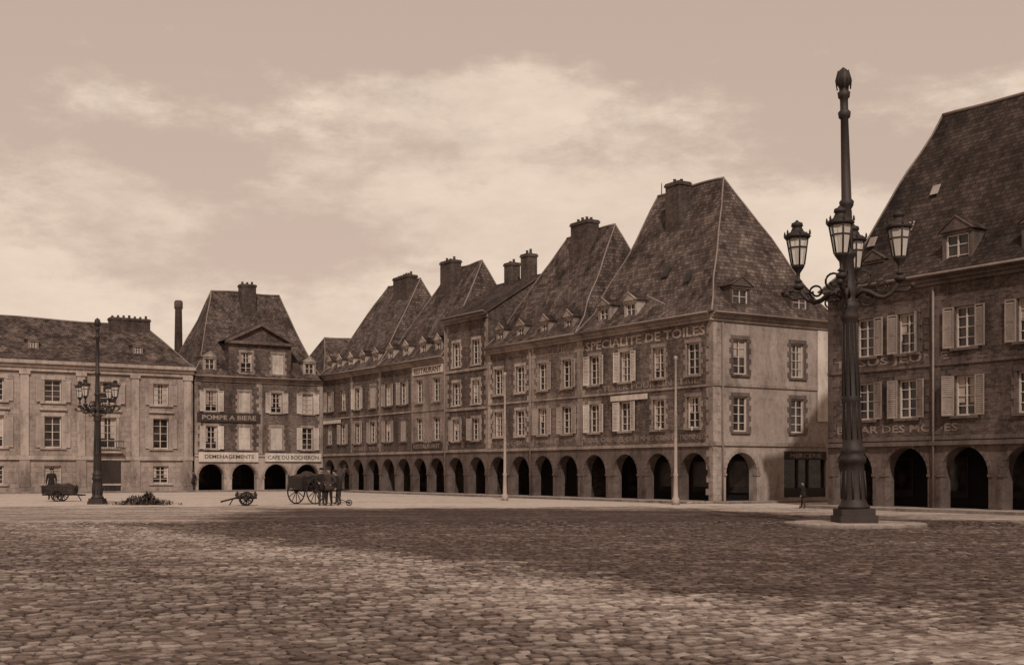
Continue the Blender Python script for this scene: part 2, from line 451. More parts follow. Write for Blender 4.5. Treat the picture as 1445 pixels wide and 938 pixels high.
def pavilion(name, fr, L, zr, r0, r1, segs, roof='slate', ze=9.9, D=9.0, nb=4, rows=None, arch=(1.12, 1.52), dorm=(), chims=(),
             ovl=.0, ovr=.0, zar=3.0, pier='stone_d', ring='stone_d', windows=None, signs=(), fl=.75, fh=1.25, side0=True, side1=True, cmat='stone', inside=True, ww=.98):
    b = B(name, origin=fr.p(L / 2, 0, -D / 2))
    rows = rows or [(3.95, 5.6), (6.75, 8.45)]
    bw = L / nb
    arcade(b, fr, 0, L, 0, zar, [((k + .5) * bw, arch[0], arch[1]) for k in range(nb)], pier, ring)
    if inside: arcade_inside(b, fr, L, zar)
    holes = []
    wins = windows or [(k + .5) * bw for k in range(nb)]
    for a in wins:
        for z0, z1 in rows: holes.append((a - ww / 2, a + ww / 2, z0, z1))
    for (a0, a1, mat, tr, sh, fm) in segs:
        wall(b, fr, a0, a1, zar, ze, holes, mat)
        for a in wins:
            if a0 < a < a1:
                for ri, (z0, z1) in enumerate(rows):
                    s = sh
                    if isinstance(sh, (list, tuple)): s = random.choice(sh)
                    window(b, fr, a, z0, z1, ww, s, tr, fm, closed=(s is not None and random.random() < .15))
        quoins(b, fr, a0 + .005, zar + .2, ze - .43, 1, tr or cmat); quoins(b, fr, a1 - .005, zar + .2, ze - .43, -1, tr or cmat)
    b.box(fr, 0, L, zar - .02, zar + .16, -.02, .09, 'string_course', cmat)
    b.box(fr, 0, L, 6.1 - .02, 6.1 + .1, -.02, .055, 'string_course', cmat)
    cornice(b, fr, 0, L, ze, cmat)
    for s, a in ((side0, 0), (side1, L)):
        if s: b.face('walls', segs[0][2], [fr.p(a, 0, 0), fr.p(a, 0, -D), fr.p(a, ze, -D), fr.p(a, ze, 0)])
    b.rect(fr, 0, L, 0, ze, -D, 'walls', segs[0][2])
    hip_roof(b, fr, L, D, ze, zr, r0, r1, roof, ovl, ovr, fl=fl, fh=fh)
    for dd in dorm: dormer(b, fr, **dd)
    for c in chims: chimney(b, fr, *c)
    for (s, a, z, h, w, mat) in signs: b.text(fr, s, a, z, h, w, .012, mat)
    return b

# ---- corner pavilion (draper's shop)
fr = row(0)
b = pavilion('corner_draper_house', fr, 11.8, 18.25, 4.0, 9.8,
    [(0, 11.8, 'brick_b', 'stone', None, 'frame')], roof='slate', ovl=.3, ovr=0, side0=False,
    dorm=[dict(a=7.1, zb=10.0, w=1.15, h=1.2, nf=-.15, mat='stone_l', roof='slate_d'), dict(a=9.6, zb=10.0, w=1.15, h=1.2, nf=-.15, mat='stone', roof='slate_d')],
    chims=[(6.9, -3.5, 1.2, .9, 14, 18.4, 2)], windows=[1.55, 4.4, 7.35, 10.3],
    signs=[('SPECIALITE DE TOILES', 5.9, 9.05, .52, 10.6, 'let_l'), ('ATELIER POUR LINGERIE', 5.6, 6.46, .34, 9.0, 'let_f'),
           ('TISSUS  CHEMISES  DE FEMMES CONFECTIONNEES', 5.9, 3.5, .3, 11.0, 'let_f')])
for a in (7.35, 10.3):
    for z0, z1 in [(3.95, 5.6), (6.75, 8.45)]:
        for q0, q1, hg in ((a - 1.02, a - .51, a - .51), (a + .51, a + 1.02, a + .51)): shutter(b, fr, q0, q1, z0, z1, 'shut_l', hg, random.choice([.04, .1, .2]))
b.box(fr, 5.3, 8.6, 5.68, 5.98, .06, .13, 'sign_board', 'sign_w')
fs = Frame(O, e, -d)
SL = 9.0
hol = [(a - .49, a + .49, z0, z1) for a in (1.9, 6.1) for z0, z1 in ((3.75, 5.6), (6.75, 8.6))]
arcade(b, fs, 0, 4.6, 0, 3.0, [(2.0, 1.1, 1.55)], 'plaster', 'stone')
wall(b, fs, 4.6, SL, 0, 3.0, [(5.1, 8.3, .25, 2.75)], 'plaster', rev=.25)
wall(b, fs, 0, SL, 3.0, 9.9, hol, 'plaster')
for a in (1.9, 6.1):
    for z0, z1 in ((3.75, 5.6), (6.75, 8.6)): window(b, fs, a, z0, z1, .98, None, 'stone_d', 'frame')
b.box(fs, 5.1, 8.3, .25, .75, -.24, -.05, 'shop_front', 'wood_d'); b.rect(fs, 5.1, 8.3, .75, 2.3, -.2, 'shop_front_glass', 'glass')
b.box(fs, 5.1, 8.3, 2.3, 2.75, -.24, .05, 'shop_front', 'wood_d')
for a in (5.1, 6.2, 7.0, 8.22): b.box(fs, a, a + .08, .75, 2.3, -.19, -.1, 'shop_front', 'wood_d')
b.text(fs, 'MERCERIE', 6.7, 2.52, .25, 2.4, .055, 'let_f')
b.box(fs, -.02, SL, 3.0, 3.2, -.02, .09, 'string_course', 'stone'); b.box(fs, -.02, SL, 6.1, 6.25, -.02, .07, 'string_course', 'stone')
cornice(b, fs, -.2, SL, 9.9, 'stone_l')
quoins(b, fs, .003, .1, 9.4, 1, 'stone_l'); quoins(b, fr, .003, .1, 9.4, 1, 'stone', n=.022)
b.box(fs, 7.6, 8.5, 4.4, 9.4, .02, .09, 'pale_wall_panel', 'sign_w')  # tall blank pale panel, slightly proud of the side wall
b.face('walls', 'plaster', [fs.p(SL, 0, 0), fs.p(SL, 0, -3), fs.p(SL, 9.9, -3), fs.p(SL, 9.9, 0)])
dormer(b, fs, 2.1, 9.95, 1.4, 1.35, -.2, 'wood', 'slate_d', rise=.5)
dormer(b, fs, 6.5, 9.95, 1.4, 1.35, -.2, 'wood', 'slate_d', rise=.5)
b.lathe(fr.p(9.6, 18.1, -4.5), [(0, .04), (.9, .025), (1.0, .01)], 'lightning_rod', 'iron', 6)
b.tube([fr.p(3.6, 10.7, .2), fr.p(4.8, 11.3, .5)], .03, 'roof_bracket', 'pole', 6)
b.tube([fs.p(.6, 9.4, .1), fs.p(.6, 3.3, .1), fs.p(.6, .1, .1)], .045, 'rain_pipe', 'zinc', 8)
for a, z in ((3.4, 12.0), (5.6, 12.6)):
    sl = lambda z_: -(.75 + (z_ - 11.15) / 7.1 * 3.75)
    b.face('skylights', 'glass', [fr.p(a - .3, z, sl(z) + .16), fr.p(a + .3, z, sl(z) + .16), fr.p(a + .3, z + .7, sl(z + .7) + .16), fr.p(a - .3, z + .7, sl(z + .7) + .16)])
b.finish()

# ---- second pavilion
fr = row(11.8)
b = pavilion('hipped_roof_townhouse', fr, 10.6, 17.3, 2.4, 7.7,
    [(0, 5.3, 'brick_c', 'stone', 'shut_m', 'frame'), (5.3, 10.6, 'brick_b', 'stone_l', None, 'frame')], roof='slate_m',
    dorm=[dict(a=a, zb=9.95, w=1.0, h=1.0, nf=-.15, mat='stone', roof='slate_d') for a in (1.4, 4.0, 6.8, 9.3)],
    chims=[(4.9, -3.9, 1.9, .9, 14, 17.9, 4)], signs=[('EPICERIE', 3.0, 9.1, .4, 3.2, 'let_f'), ('CAFE  DU  COMMERCE', 5.5, 3.5, .28, 7, 'let_f')])
b.tube([fr.p(5.3, 9.4, .1), fr.p(5.3, .1, .1)], .05, 'rain_pipe', 'zinc', 8)
b.finish()

# ---- tall narrow house
fr = row(22.4); L = 5.9
b = B('tall_narrow_house', origin=fr.p(L / 2, 0, -4.4))
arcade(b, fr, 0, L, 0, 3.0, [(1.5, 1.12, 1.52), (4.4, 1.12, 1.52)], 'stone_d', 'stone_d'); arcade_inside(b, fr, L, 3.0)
rows3 = [(3.8, 5.3), (6.3, 7.9), (9.0, 10.7)]
hol = [(a - .5, a + .5, z0, z1) for a in (1.6, 4.3) for z0, z1 in rows3]
wall(b, fr, 0, L, 3.0, 12.5, hol, 'brick_a')
for a in (1.6, 4.3):
    for i, (z0, z1) in enumerate(rows3): window(b, fr, a, z0, z1, 1.0, 'shut_m' if i == 0 else None, 'stone_l' if i else 'stone', 'frame')
for z in (3.0, 5.9, 8.6): b.box(fr, 0, L, z, z + .18, -.02, .08, 'string_course', 'stone')
cornice(b, fr, 0, L, 12.5, 'stone'); quoins(b, fr, .004, 3.2, 12, 1, 'stone'); quoins(b, fr, L - .004, 3.2, 12, -1, 'stone')
D = 8.8
for a in (0, L):
    b.face('gable_walls', 'brick_a', [fr.p(a, 0, 0), fr.p(a, 0, -D), fr.p(a, 12.5, -D), fr.p(a, 15.3, -D / 2), fr.p(a, 12.5, 0)])
b.rect(fr, 0, L, 0, 12.5, -D, 'walls', 'brick_a')
for s in (0, 1):
    q = .4 if s == 0 else -D - .4
    pts = [fr.p(-.12, 12.35, q), fr.p(L + .12, 12.35, q), fr.p(L + .12, 15.4, -D / 2), fr.p(-.12, 15.4, -D / 2)]
    b.face('roof_slope', 'slate_d', pts)
    lo = [p - Vector((0, 0, .14)) for p in pts]
    for i in range(4):
        j = (i + 1) % 4; b.face('roof_edge', 'wood', [pts[i], pts[j], lo[j], lo[i]])
chimney(b, fr, 3.6, -4.2, .9, .8, 13.5, 16.6, 2); chimney(b, fr, 1.4, -4.2, .9, .8, 13.5, 16.9, 2)
b.tube([fr.p(5.8, 12, .1), fr.p(5.8, .1, .1)], .05, 'rain_pipe', 'zinc', 8)
b.finish()

# ---- fourth pavilion (restaurant)
fr = row(28.3)
b = pavilion('restaurant_house', fr, 10.4, 17.45, 2.4, 6.9,
    [(0, 5.2, 'plaster2', 'stone', None, 'frame'), (5.2, 10.4, 'brick_a', 'stone_d', 'shut_m', 'frame')], roof='slate_m',
    dorm=[dict(a=a, zb=9.95, w=1.0, h=1.1, nf=-.15, mat='stone_l', roof='slate_d') for a in (1.3, 3.6, 6.4, 9.0)],
    chims=[(5.6, -3.6, 1.7, .9, 14, 17.85, 3)])
b.box(fr, .3, 4.9, 3.25, 3.75, .1, .14, 'fascia_board', 'sign_d')
b.text(fr, 'RESTAURANT', 2.6, 3.5, .32, 4.0, .142, 'let_f')
b.box(fr, .25, 4.95, 8.8, 9.42, .03, .07, 'sign_board', 'sign_w'); b.text(fr, 'RESTAURANT', 2.6, 9.1, .42, 4.2, .072, 'chim')
b.finish()

# ---- fifth pavilion
fr = row(38.7)
b = pavilion('cafe_house', fr, 11.3, 17.5, 1.9, 7.8,
    [(0, 5.6, 'brick_b', 'stone', ['shut_l', 'shut_m'], 'frame'), (5.6, 11.3, 'brick_a', 'stone_d', ['shut_m', None], 'frame')], roof='slate',
    dorm=[dict(a=a, zb=9.95, w=1.0, h=1.0, nf=-.15, mat='stone_l', roof='slate_d') for a in (1.2, 3.6, 5.9, 8.1, 10.2)],
    chims=[(3.4, -3.9, 2.6, .9, 14, 17.8, 6)], signs=[('CAFE DE LA PLACE', 3, 3.5, .3, 5.2, 'let_f')])
b.box(fr, 7.4, 10.9, 5.72, 6.02, .1, .16, 'sign_board', 'sign_w')
b.finish()

# ---- right block beyond side street
fr = row(-19.7)
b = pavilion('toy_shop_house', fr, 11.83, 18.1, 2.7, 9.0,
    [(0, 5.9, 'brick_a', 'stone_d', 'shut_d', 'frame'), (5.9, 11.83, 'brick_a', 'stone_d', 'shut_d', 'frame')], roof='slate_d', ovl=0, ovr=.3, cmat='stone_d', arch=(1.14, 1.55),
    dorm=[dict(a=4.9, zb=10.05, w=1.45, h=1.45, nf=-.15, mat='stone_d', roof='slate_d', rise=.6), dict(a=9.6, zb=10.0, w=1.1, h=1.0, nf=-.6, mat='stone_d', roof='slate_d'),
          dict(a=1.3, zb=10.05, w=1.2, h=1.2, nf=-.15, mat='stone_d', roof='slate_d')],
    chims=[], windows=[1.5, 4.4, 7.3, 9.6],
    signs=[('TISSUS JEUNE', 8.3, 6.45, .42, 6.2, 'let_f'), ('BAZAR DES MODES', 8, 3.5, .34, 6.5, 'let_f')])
b.box(fr, .0, 11.83, 2.75, 2.93, .0, .16, 'fascia', 'stone_d')
for a, z in ((10.2, 11.9), (8.3, 12.3), (7.6, 13.9)):
    sl = lambda z_: -(.75 + (z_ - 11.15) / 6.95 * 3.75)
    b.face('skylights', 'shut_m', [fr.p(a - .22, z, sl(z) + .16), fr.p(a + .22, z, sl(z) + .16), fr.p(a + .22, z + .45, sl(z + .45) + .16), fr.p(a - .22, z + .45, sl(z + .45) + .16)])
b.tube([fr.p(5.9, 9.4, .1), fr.p(5.9, .1, .1)], .05, 'rain_pipe', 'zinc', 8)
b.finish()
fr = row(-31.6)
b = pavilion('brick_townhouse', fr, 11.8, 18.1, 2.7, 9.0, [(0, 11.8, 'brick_b', 'stone', 'shut_l', 'frame')], roof='slate_d',
    dorm=[dict(a=a, zb=10.05, w=1.2, h=1.2, nf=-.15, mat='stone', roof='slate_d') for a in (3, 8)], chims=[(5, -3.6, 1.5, .9, 14, 18.1, 3)])
b.finish()

# ---- far row: pavilion facing us
O2 = O + d * 50.05
ff = Frame(O2, -e, -d)
b = B('beer_pump_cafe_house', origin=ff.p(5.6, 0, -4.5)); L = 11.3; D = 9
bw = L / 4
arcade(b, ff, 0, L, 0, 2.9, [((k + .5) * bw, 1.08, 1.2) for k in range(4)], 'stone_l', 'stone'); arcade_inside(b, ff, L, 2.9)
rr = [(3.5, 5.4), (6.6, 8.3)]
wn = [(k + .5) * bw for k in range(4)]
hol = [(a - .5, a + .5, z0, z1) for a in wn for z0, z1 in rr]
wall(b, ff, 0, 5.5, 2.9, 9.5, hol, 'brick_b'); wall(b, ff, 5.5, L, 2.9, 9.5, hol, 'brick_a')
for i, a in enumerate(wn):
    for j, (z0, z1) in enumerate(rr):
        window(b, ff, a, z0, z1, 1.0, 'shut_l', 'stone', 'frame', closed=(i == 1 and j == 0) or i == 2)
b.box(ff, 0, L, 2.9, 3.05, -.02, .1, 'string_course', 'stone_l')
b.box(ff, 5.7, 11.1, 5.75, 6.5, .03, .12, 'sign_board', 'sign_d'); b.text(ff, 'POMPE A BIERE', 8.4, 6.12, .38, 4.6, .122, 'let_l')
b.box(ff, 5.9, 11.0, 2.45, 3.25, .11, .16, 'fascia_board', 'sign_w'); b.text(ff, 'DEMENAGEMENTS', 8.4, 2.88, .32, 4.2, .162, 'chim')
b.box(ff, .2, 5.3, 2.5, 3.2, .11, .16, 'fascia_board', 'sign_w'); b.text(ff, 'CAFE DU BOCHERON', 2.75, 2.85, .34, 4.6, .162, 'chim')
cornice(b, ff, 0, L, 9.5, 'stone'); quoins(b, ff, .004, 3.1, 9.1, 1); quoins(b, ff, L - .004, 3.1, 9.1, -1); quoins(b, ff, 5.5, 3.1, 9.1, 1)
for a in (0, L): b.face('walls', 'brick_a', [ff.p(a, 0, 0), ff.p(a, 0, -D), ff.p(a, 9.5, -D), ff.p(a, 9.5, 0)])
b.rect(ff, 0, L, 0, 9.5, -D, 'walls', 'brick_a')
hip_roof(b, ff, L, D, 9.5, 17.2, 2.3, 8.4, 'slate', 0, .25)
chimney(b, ff, 5.4, -3.9, 1.3, .9, 14, 17.9, 3)
w0, w1 = 2.9, 8.4
wall(b, ff, w0, w1, 9.5, 12.3, [(3.6, 4.6, 9.9, 11.6), (6.4, 7.4, 9.9, 11.6)], 'brick_a', part='pediment_dormer')
window(b, ff, 4.1, 9.9, 11.6, 1.0, 'shut_l', 'stone', 'frame', closed=True); window(b, ff, 6.9, 9.9, 11.6, 1.0, None, 'stone', 'frame')
for a in (w0, w1): b.face('pediment_dormer', 'brick_a', [ff.p(a, 9.5, 0), ff.p(a, 9.5, -3), ff.p(a, 12.3, -3), ff.p(a, 12.3, 0)])
b.box(ff, w0 - .3, w1 + .3, 12.3, 12.55, -.2, .3, 'pediment', 'stone_d')
mid = (w0 + w1) / 2
b.face('pediment', 'brick_a', [ff.p(w0 - .1, 12.55, .02), ff.p(w1 + .1, 12.55, .02), ff.p(mid, 13.9, .02)])
for sgn, ax in ((1, w0 - .4), (-1, w1 + .4)):
    A_, T_ = ff.p(ax, 12.53, .35), ff.p(mid, 14.1, .35); A2, T2 = ff.p(ax, 12.53, -4), ff.p(mid, 14.1, -4)
    b.face('pediment_roof', 'slate_d', [A_, T_, T2, A2])
    dn = Vector((0, 0, .24)); b.face('pediment', 'stone_d', [A_, T_, T_ - dn, A_ - dn]); b.face('pediment', 'stone_d', [A_ - dn, T_ - dn, ff.p(mid, 14.1, 0) - dn, ff.p(ax, 12.53, 0) - dn])
for a in (1.2, 10.0): dormer(b, ff, a, 9.55, 1.15, 1.4, -.1, 'stone_l', 'slate_d', closed=None)
b.finish()

# ---- corner block behind
fb = Frame(O2 + e * 9.2, -e, -d)
b = B('corner_roof_house', origin=fb.p(4.5, 0, -4))
for nn in (-.05, -8):
    b.rect(fb, 0, 9.15, 0, 9.9, nn, 'walls', 'brick_a')
for a in (0, 9.15): b.face('walls', 'brick_a', [fb.p(a, 0, -.05), fb.p(a, 0, -8), fb.p(a, 9.9, -8), fb.p(a, 9.9, -.05)])
hip_roof(b, fb, 9.15, 8, 9.85, 13.8, 3.5, 7.3, 'slate', 0, 0, fl=.4, fh=.4)
b.finish()

# ---- town hall wing
ft = Frame(O2 - e * 11.45, -e, -d); L = 46.0; D = 10
b = B('classical_town_hall', origin=ft.p(L / 2, 0, -D / 2))
bays = [2.6 + 4.15 * k for k in range(11)]
rows = [(.7, 2.1), (3.5, 5.9), (7.0, 8.7)]
hol = []
for i, a in enumerate(bays):
    for j, (z0, z1) in enumerate(rows):
        w = 1.25
        hol.append((a - w / 2, a + w / 2, z0, z1))
wall(b, ft, 0, L, 0, 10.15, hol, 'hall', rev=.25)
for i, a in enumerate(bays):
    for j, (z0, z1) in enumerate(rows):
        glazing(b, ft, a - .625, a + .625, z0, z1, -.24, 'frame', 3, 2)
        if j > 0:
            b.box(ft, a - .85, a - .63, z0, z1, -.02, .05, 'window_surrounds', 'stone_l'); b.box(ft, a + .63, a + .85, z0, z1, -.02, .05, 'window_surrounds', 'stone_l')
            b.box(ft, a - .9, a + .9, z1 + .002, z1 + .28, -.02, .08, 'window_surrounds', 'stone_l')
            if i % 4 != 1 or j == 2:
                m_ = 'shut_m'
                shutter(b, ft, a - 1.28, a - .66, z0, z1, m_, a - .66, random.choice([.05, .1, .25])); shutter(b, ft, a + .66, a + 1.28, z0, z1, m_, a + .66, random.choice([.05, .1, .25]))
        b.box(ft, a - .95, a + .95, z0 - .14, z0 - .003, -.02, .14, 'window_sills', 'stone_l')
        if j == 1 :
            b.box(ft, a - 1.0, a + 1.0, z1 + .45, z1 + .62, -.02, .2, 'window_hoods', 'stone_l')
b.box(ft, 0, L, 2.55, 2.85, -.02, .16, 'string_course', 'stone_l')
b.box(ft, 0, L, 0, .45, -.02, .1, 'plinth', 'stone')
for a in [.45] + [4.67 + 4.15 * k for k in range(10)] :
    b.box(ft, a - .3, a + .3, 2.86, 9.05, -.02, .13, 'pilasters', 'stone_l'); b.box(ft, a - .4, a + .4, 9.052, 9.3, -.02, .2, 'pilasters', 'stone_l')
    b.box(ft, a - .38, a + .38, .46, 2.54, -.02, .12, 'pilasters', 'stone')
b.box(ft, -.0, L, 9.302, 9.6, -.02, .2, 'entablature', 'stone_l'); b.box(ft, 0, L, 9.602, 9.85, -.02, .34, 'entablature', 'stone_l'); b.box(ft, -.1, L, 9.852, 10.12, -.02, .55, 'entablature', 'stone_l')
a = bays[1]
b.box(ft, a - .95, a + .95, .02, 2.45, .02, .1, 'entrance_door', 'wood_d')
b.box(ft, a - 1.1, a + 1.1, 3.1, 3.25, 0, .6, 'balcony', 'stone_l')
for k in range(12): b.box(ft, a - 1.05 + k * .18, a - 1.02 + k * .18, 3.25, 4.0, .52, .55, 'balcony_rail', 'iron')
b.box(ft, a - 1.1, a + 1.1, 4.0, 4.06, .5, .57, 'balcony_rail', 'iron')
for a in (0, L): b.face('walls', 'hall', [ft.p(a, 0, 0), ft.p(a, 0, -D), ft.p(a, 10.15, -D), ft.p(a, 10.15, 0)])
b.rect(ft, 0, L, 0, 10.15, -D, 'walls', 'hall')
hip_roof(b, ft, L, D, 10.15, 13.9, 2.6, L - 3, 'slate_m', 0, 0, ov=.5, fl=.3, fh=.3)
chimney(b, ft, 3.9, -4.6, 3.2, 1.0, 12, 14.35, 7); chimney(b, ft, 15.5, -4.6, 1.6, 1.0, 12, 14.5, 3)
dormer(b, ft, 4.1, 11.0, .8, .7, -1.2, 'zinc', 'slate_d', rise=.25); dormer(b, ft, 12.1, 11.0, .8, .7, -1.2, 'zinc', 'slate_d', rise=.25)
b.finish()

# ---- factory stack
b = B('factory_chimney', origin=(-41.5, 150, 0), world=False)
b.lathe((0, 0, 0), [(0, .75), (21.8, .42), (21.9, .52), (22.7, .52), (22.9, .4)], 'stack', 'chim', 14); b.finish()

# ------------------------------------------------------------------ pavements
def slab(name, fr, a0, a1, n0, n1, h=.12):
    b = B(name, origin=fr.p((a0 + a1) / 2, 0, (n0 + n1) / 2))
    b.box(fr, a0, a1, -.1, h - .004, n0 + .002, n1 - .15, 'paving', 'paving'); b.box(fr, a0, a1, -.1, h, n1 - .15, n1, 'kerb', 'kerb'); b.finish()
slab('pavement', row(0), .0, 48.3, -3.2, 1.9)
slab('pavement', row(-31.6), 0, 23.7, -3.2, 1.9)
slab('pavement', Frame(O, e, -d), 0.05, 9, -.3, 1.3, .115)
slab('pavement', ff, 1.95, 57, -3.2, 1.7)

# ------------------------------------------------------------------ ground
def ground_value(nt, N):
    tc = N.new('ShaderNodeTexCoord'); vec = tc.outputs['Object']
    sp = N.new('ShaderNodeSeparateXYZ'); nt.links.new(vec, sp.inputs[0]); X, Y = sp.outputs[0], sp.outputs[1]
    nz = noise(nt, vec, .22, 5, .6); nzc = nmath(nt, 'SUBTRACT', nz, .5)
    nf = noise(nt, vec, 1.3, 6, .7); nfc = nmath(nt, 'SUBTRACT', nf, .5)
    wob = nmath(nt, 'MULTIPLY_ADD', nzc, 6.0, nmath(nt, 'MULTIPLY', nfc, 3.5))
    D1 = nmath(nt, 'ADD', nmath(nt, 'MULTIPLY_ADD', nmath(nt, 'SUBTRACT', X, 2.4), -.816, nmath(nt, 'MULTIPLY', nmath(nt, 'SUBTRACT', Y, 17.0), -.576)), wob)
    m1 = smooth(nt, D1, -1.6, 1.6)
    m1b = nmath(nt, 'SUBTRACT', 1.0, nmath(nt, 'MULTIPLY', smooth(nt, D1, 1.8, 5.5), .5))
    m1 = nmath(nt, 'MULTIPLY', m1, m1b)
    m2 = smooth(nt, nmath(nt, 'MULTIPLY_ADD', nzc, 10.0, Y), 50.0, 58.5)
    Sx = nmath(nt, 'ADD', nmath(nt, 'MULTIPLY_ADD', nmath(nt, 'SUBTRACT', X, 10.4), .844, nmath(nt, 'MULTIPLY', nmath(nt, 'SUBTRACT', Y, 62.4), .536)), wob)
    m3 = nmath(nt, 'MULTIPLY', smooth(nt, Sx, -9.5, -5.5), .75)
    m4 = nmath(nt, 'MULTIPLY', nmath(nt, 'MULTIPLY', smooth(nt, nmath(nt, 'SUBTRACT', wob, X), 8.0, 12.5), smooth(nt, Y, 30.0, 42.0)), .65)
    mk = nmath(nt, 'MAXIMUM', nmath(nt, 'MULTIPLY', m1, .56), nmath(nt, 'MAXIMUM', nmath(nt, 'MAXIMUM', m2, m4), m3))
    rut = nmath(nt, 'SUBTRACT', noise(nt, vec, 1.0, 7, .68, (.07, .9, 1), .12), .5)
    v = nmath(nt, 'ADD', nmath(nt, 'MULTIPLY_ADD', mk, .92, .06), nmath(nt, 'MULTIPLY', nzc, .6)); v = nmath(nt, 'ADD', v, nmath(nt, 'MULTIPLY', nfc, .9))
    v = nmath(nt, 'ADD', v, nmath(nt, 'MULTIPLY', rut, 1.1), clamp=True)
    return tc, vec, v, nf
def mulcol(nt, col, fac, dark):
    mx = nt.nodes.new('ShaderNodeMix'); mx.data_type = 'RGBA'; mx.blend_type = 'MULTIPLY'
    nt.links.new(fac, mx.inputs[0]); nt.links.new(col, mx.inputs[6]); mx.inputs[7].default_value = dark
    return mx.outputs[2]
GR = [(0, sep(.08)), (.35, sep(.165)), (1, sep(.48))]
def ground_mat():
    m, nt, N, L, P = new_mat('cobbled_ground')
    tc, vec, v, nf = ground_value(nt, N)
    mp = N.new('ShaderNodeMapping'); mp.inputs['Rotation'].default_value = (0, 0, math.radians(-32.4)); L.new(vec, mp.inputs[0])
    vo = N.new('ShaderNodeTexVoronoi'); vo.feature = 'F1'; vo.inputs['Scale'].default_value = 5.5; L.new(mp.outputs[0], vo.inputs['Vector'])
    gap = smooth(nt, vo.outputs['Distance'], .3, .6)
    sc_ = N.new('ShaderNodeSeparateColor'); L.new(vo.outputs['Color'], sc_.inputs[0])
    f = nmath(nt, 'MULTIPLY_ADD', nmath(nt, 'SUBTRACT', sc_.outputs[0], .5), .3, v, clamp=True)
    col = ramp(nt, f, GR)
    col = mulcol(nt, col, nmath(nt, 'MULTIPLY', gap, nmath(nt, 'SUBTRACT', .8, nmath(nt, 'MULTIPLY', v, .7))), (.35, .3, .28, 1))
    L.new(col, P.inputs['Base Color']); P.inputs['Roughness'].default_value = .95; P.inputs['Specular IOR Level'].default_value = .1
    bp = N.new('ShaderNodeBump'); bp.inputs['Strength'].default_value = .7; bp.inputs['Distance'].default_value = .04
    h = nmath(nt, 'MULTIPLY_ADD', nf, .6, nmath(nt, 'SUBTRACT', 1.0, gap)); L.new(h, bp.inputs['Height']); L.new(bp.outputs[0], P.inputs['Normal'])
    return m
def sett_mat():
    m, nt, N, L, P = new_mat('granite_setts')
    tc, vec, v, nf = ground_value(nt, N)
    at = N.new('ShaderNodeAttribute'); at.attribute_name = 'rnd'
    aj = N.new('ShaderNodeAttribute'); aj.attribute_name = 'joint'
    fine = noise(nt, vec, 30, 5, .8)
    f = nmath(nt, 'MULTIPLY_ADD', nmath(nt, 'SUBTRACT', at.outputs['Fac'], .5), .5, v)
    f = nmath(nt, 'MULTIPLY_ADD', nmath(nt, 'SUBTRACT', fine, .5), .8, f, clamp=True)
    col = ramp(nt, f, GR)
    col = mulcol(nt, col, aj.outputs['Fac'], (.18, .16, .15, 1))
    L.new(col, P.inputs['Base Color']); P.inputs['Roughness'].default_value = .95; P.inputs['Specular IOR Level'].default_value = .08
    bp = N.new('ShaderNodeBump'); bp.inputs['Strength'].default_value = .7; bp.inputs['Distance'].default_value = .02
    L.new(fine, bp.inputs['Height']); L.new(bp.outputs[0], P.inputs['Normal'])
    return m
def mesh_obj(name, V, Fc, mat):
    me = bpy.data.meshes.new(name); me.from_pydata(V, [], Fc); me.materials.append(mat)
    ob = bpy.data.objects.new(name, me); sc.collection.objects.link(ob); return ob
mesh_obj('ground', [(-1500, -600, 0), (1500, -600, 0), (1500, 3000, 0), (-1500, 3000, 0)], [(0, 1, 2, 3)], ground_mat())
V = []; Fc = []; R = []; JN = []
ang = math.radians(32.4); ca, sa = math.cos(ang), math.sin(ang)
rh = .15
count = 0
for j in range(-150, 390):
    yy = j * rh
    x = -40 + random.uniform(0, .3)
    while x < 45:
        w = random.uniform(.13, .25)
        cx, cy = x + w / 2, yy + .05 * math.sin(x * .35 + j * .02) + random.uniform(-.009, .009)
        X = cx * ca - cy * sa; Y = cx * sa + cy * ca
        if 8.2 < Y < 37 + random.uniform(-3, 3) and abs(X) < .45 * Y + .8 and (X - 10.28) ** 2 + (Y - 36.2) ** 2 > 4.3:
            hw, hh = w / 2 - random.uniform(.005, .014), rh / 2 - random.uniform(.005, .014)
            z = .022 + random.uniform(-.012, .012) + .014 * math.sin(X * .9 + 1) * math.sin(Y * .7)
            tx, ty = random.uniform(-.07, .07), random.uniform(-.09, .09)
            i = len(V)
            jit = [(random.uniform(-.1, .08), random.uniform(-.1, .08)) for _ in range(4)]
            cs = ((-1, -1), (1, -1), (1, 1), (-1, 1))
            for kx, ky, zz in ((1, 1, None), (.95, .93, z - .011), (.68, .6, z)):
                for (sx, sy), (jx, jy) in zip(cs, jit):
                    ox, oy = sx * hw * (kx + jx), sy * hh * (ky + jy)
                    lx, ly = cx + ox, cy + oy
                    V.append((lx * ca - ly * sa, lx * sa + ly * ca, -.01 if zz is None else zz + ox * tx + oy * ty))
            for a_, b_ in ((0, 4), (4, 8)):
                for q in range(4):
                    q2 = (q + 1) % 4; Fc.append((i + a_ + q, i + a_ + q2, i + b_ + q2, i + b_ + q))
            Fc.append((i + 8, i + 9, i + 10, i + 11))
            R.extend([random.random()] * 12); JN.extend([1.0] * 4 + [.45] * 4 + [0.0] * 4); count += 1
        x += w
print('setts', count)
st = mesh_obj('cobblestone_paving', V, Fc, sett_mat())
at = st.data.attributes.new('rnd', 'FLOAT', 'POINT'); at.data.foreach_set('value', R)
at = st.data.attributes.new('joint', 'FLOAT', 'POINT'); at.data.foreach_set('value', JN)
st.data.polygons.foreach_set('use_smooth', [True] * len(Fc))

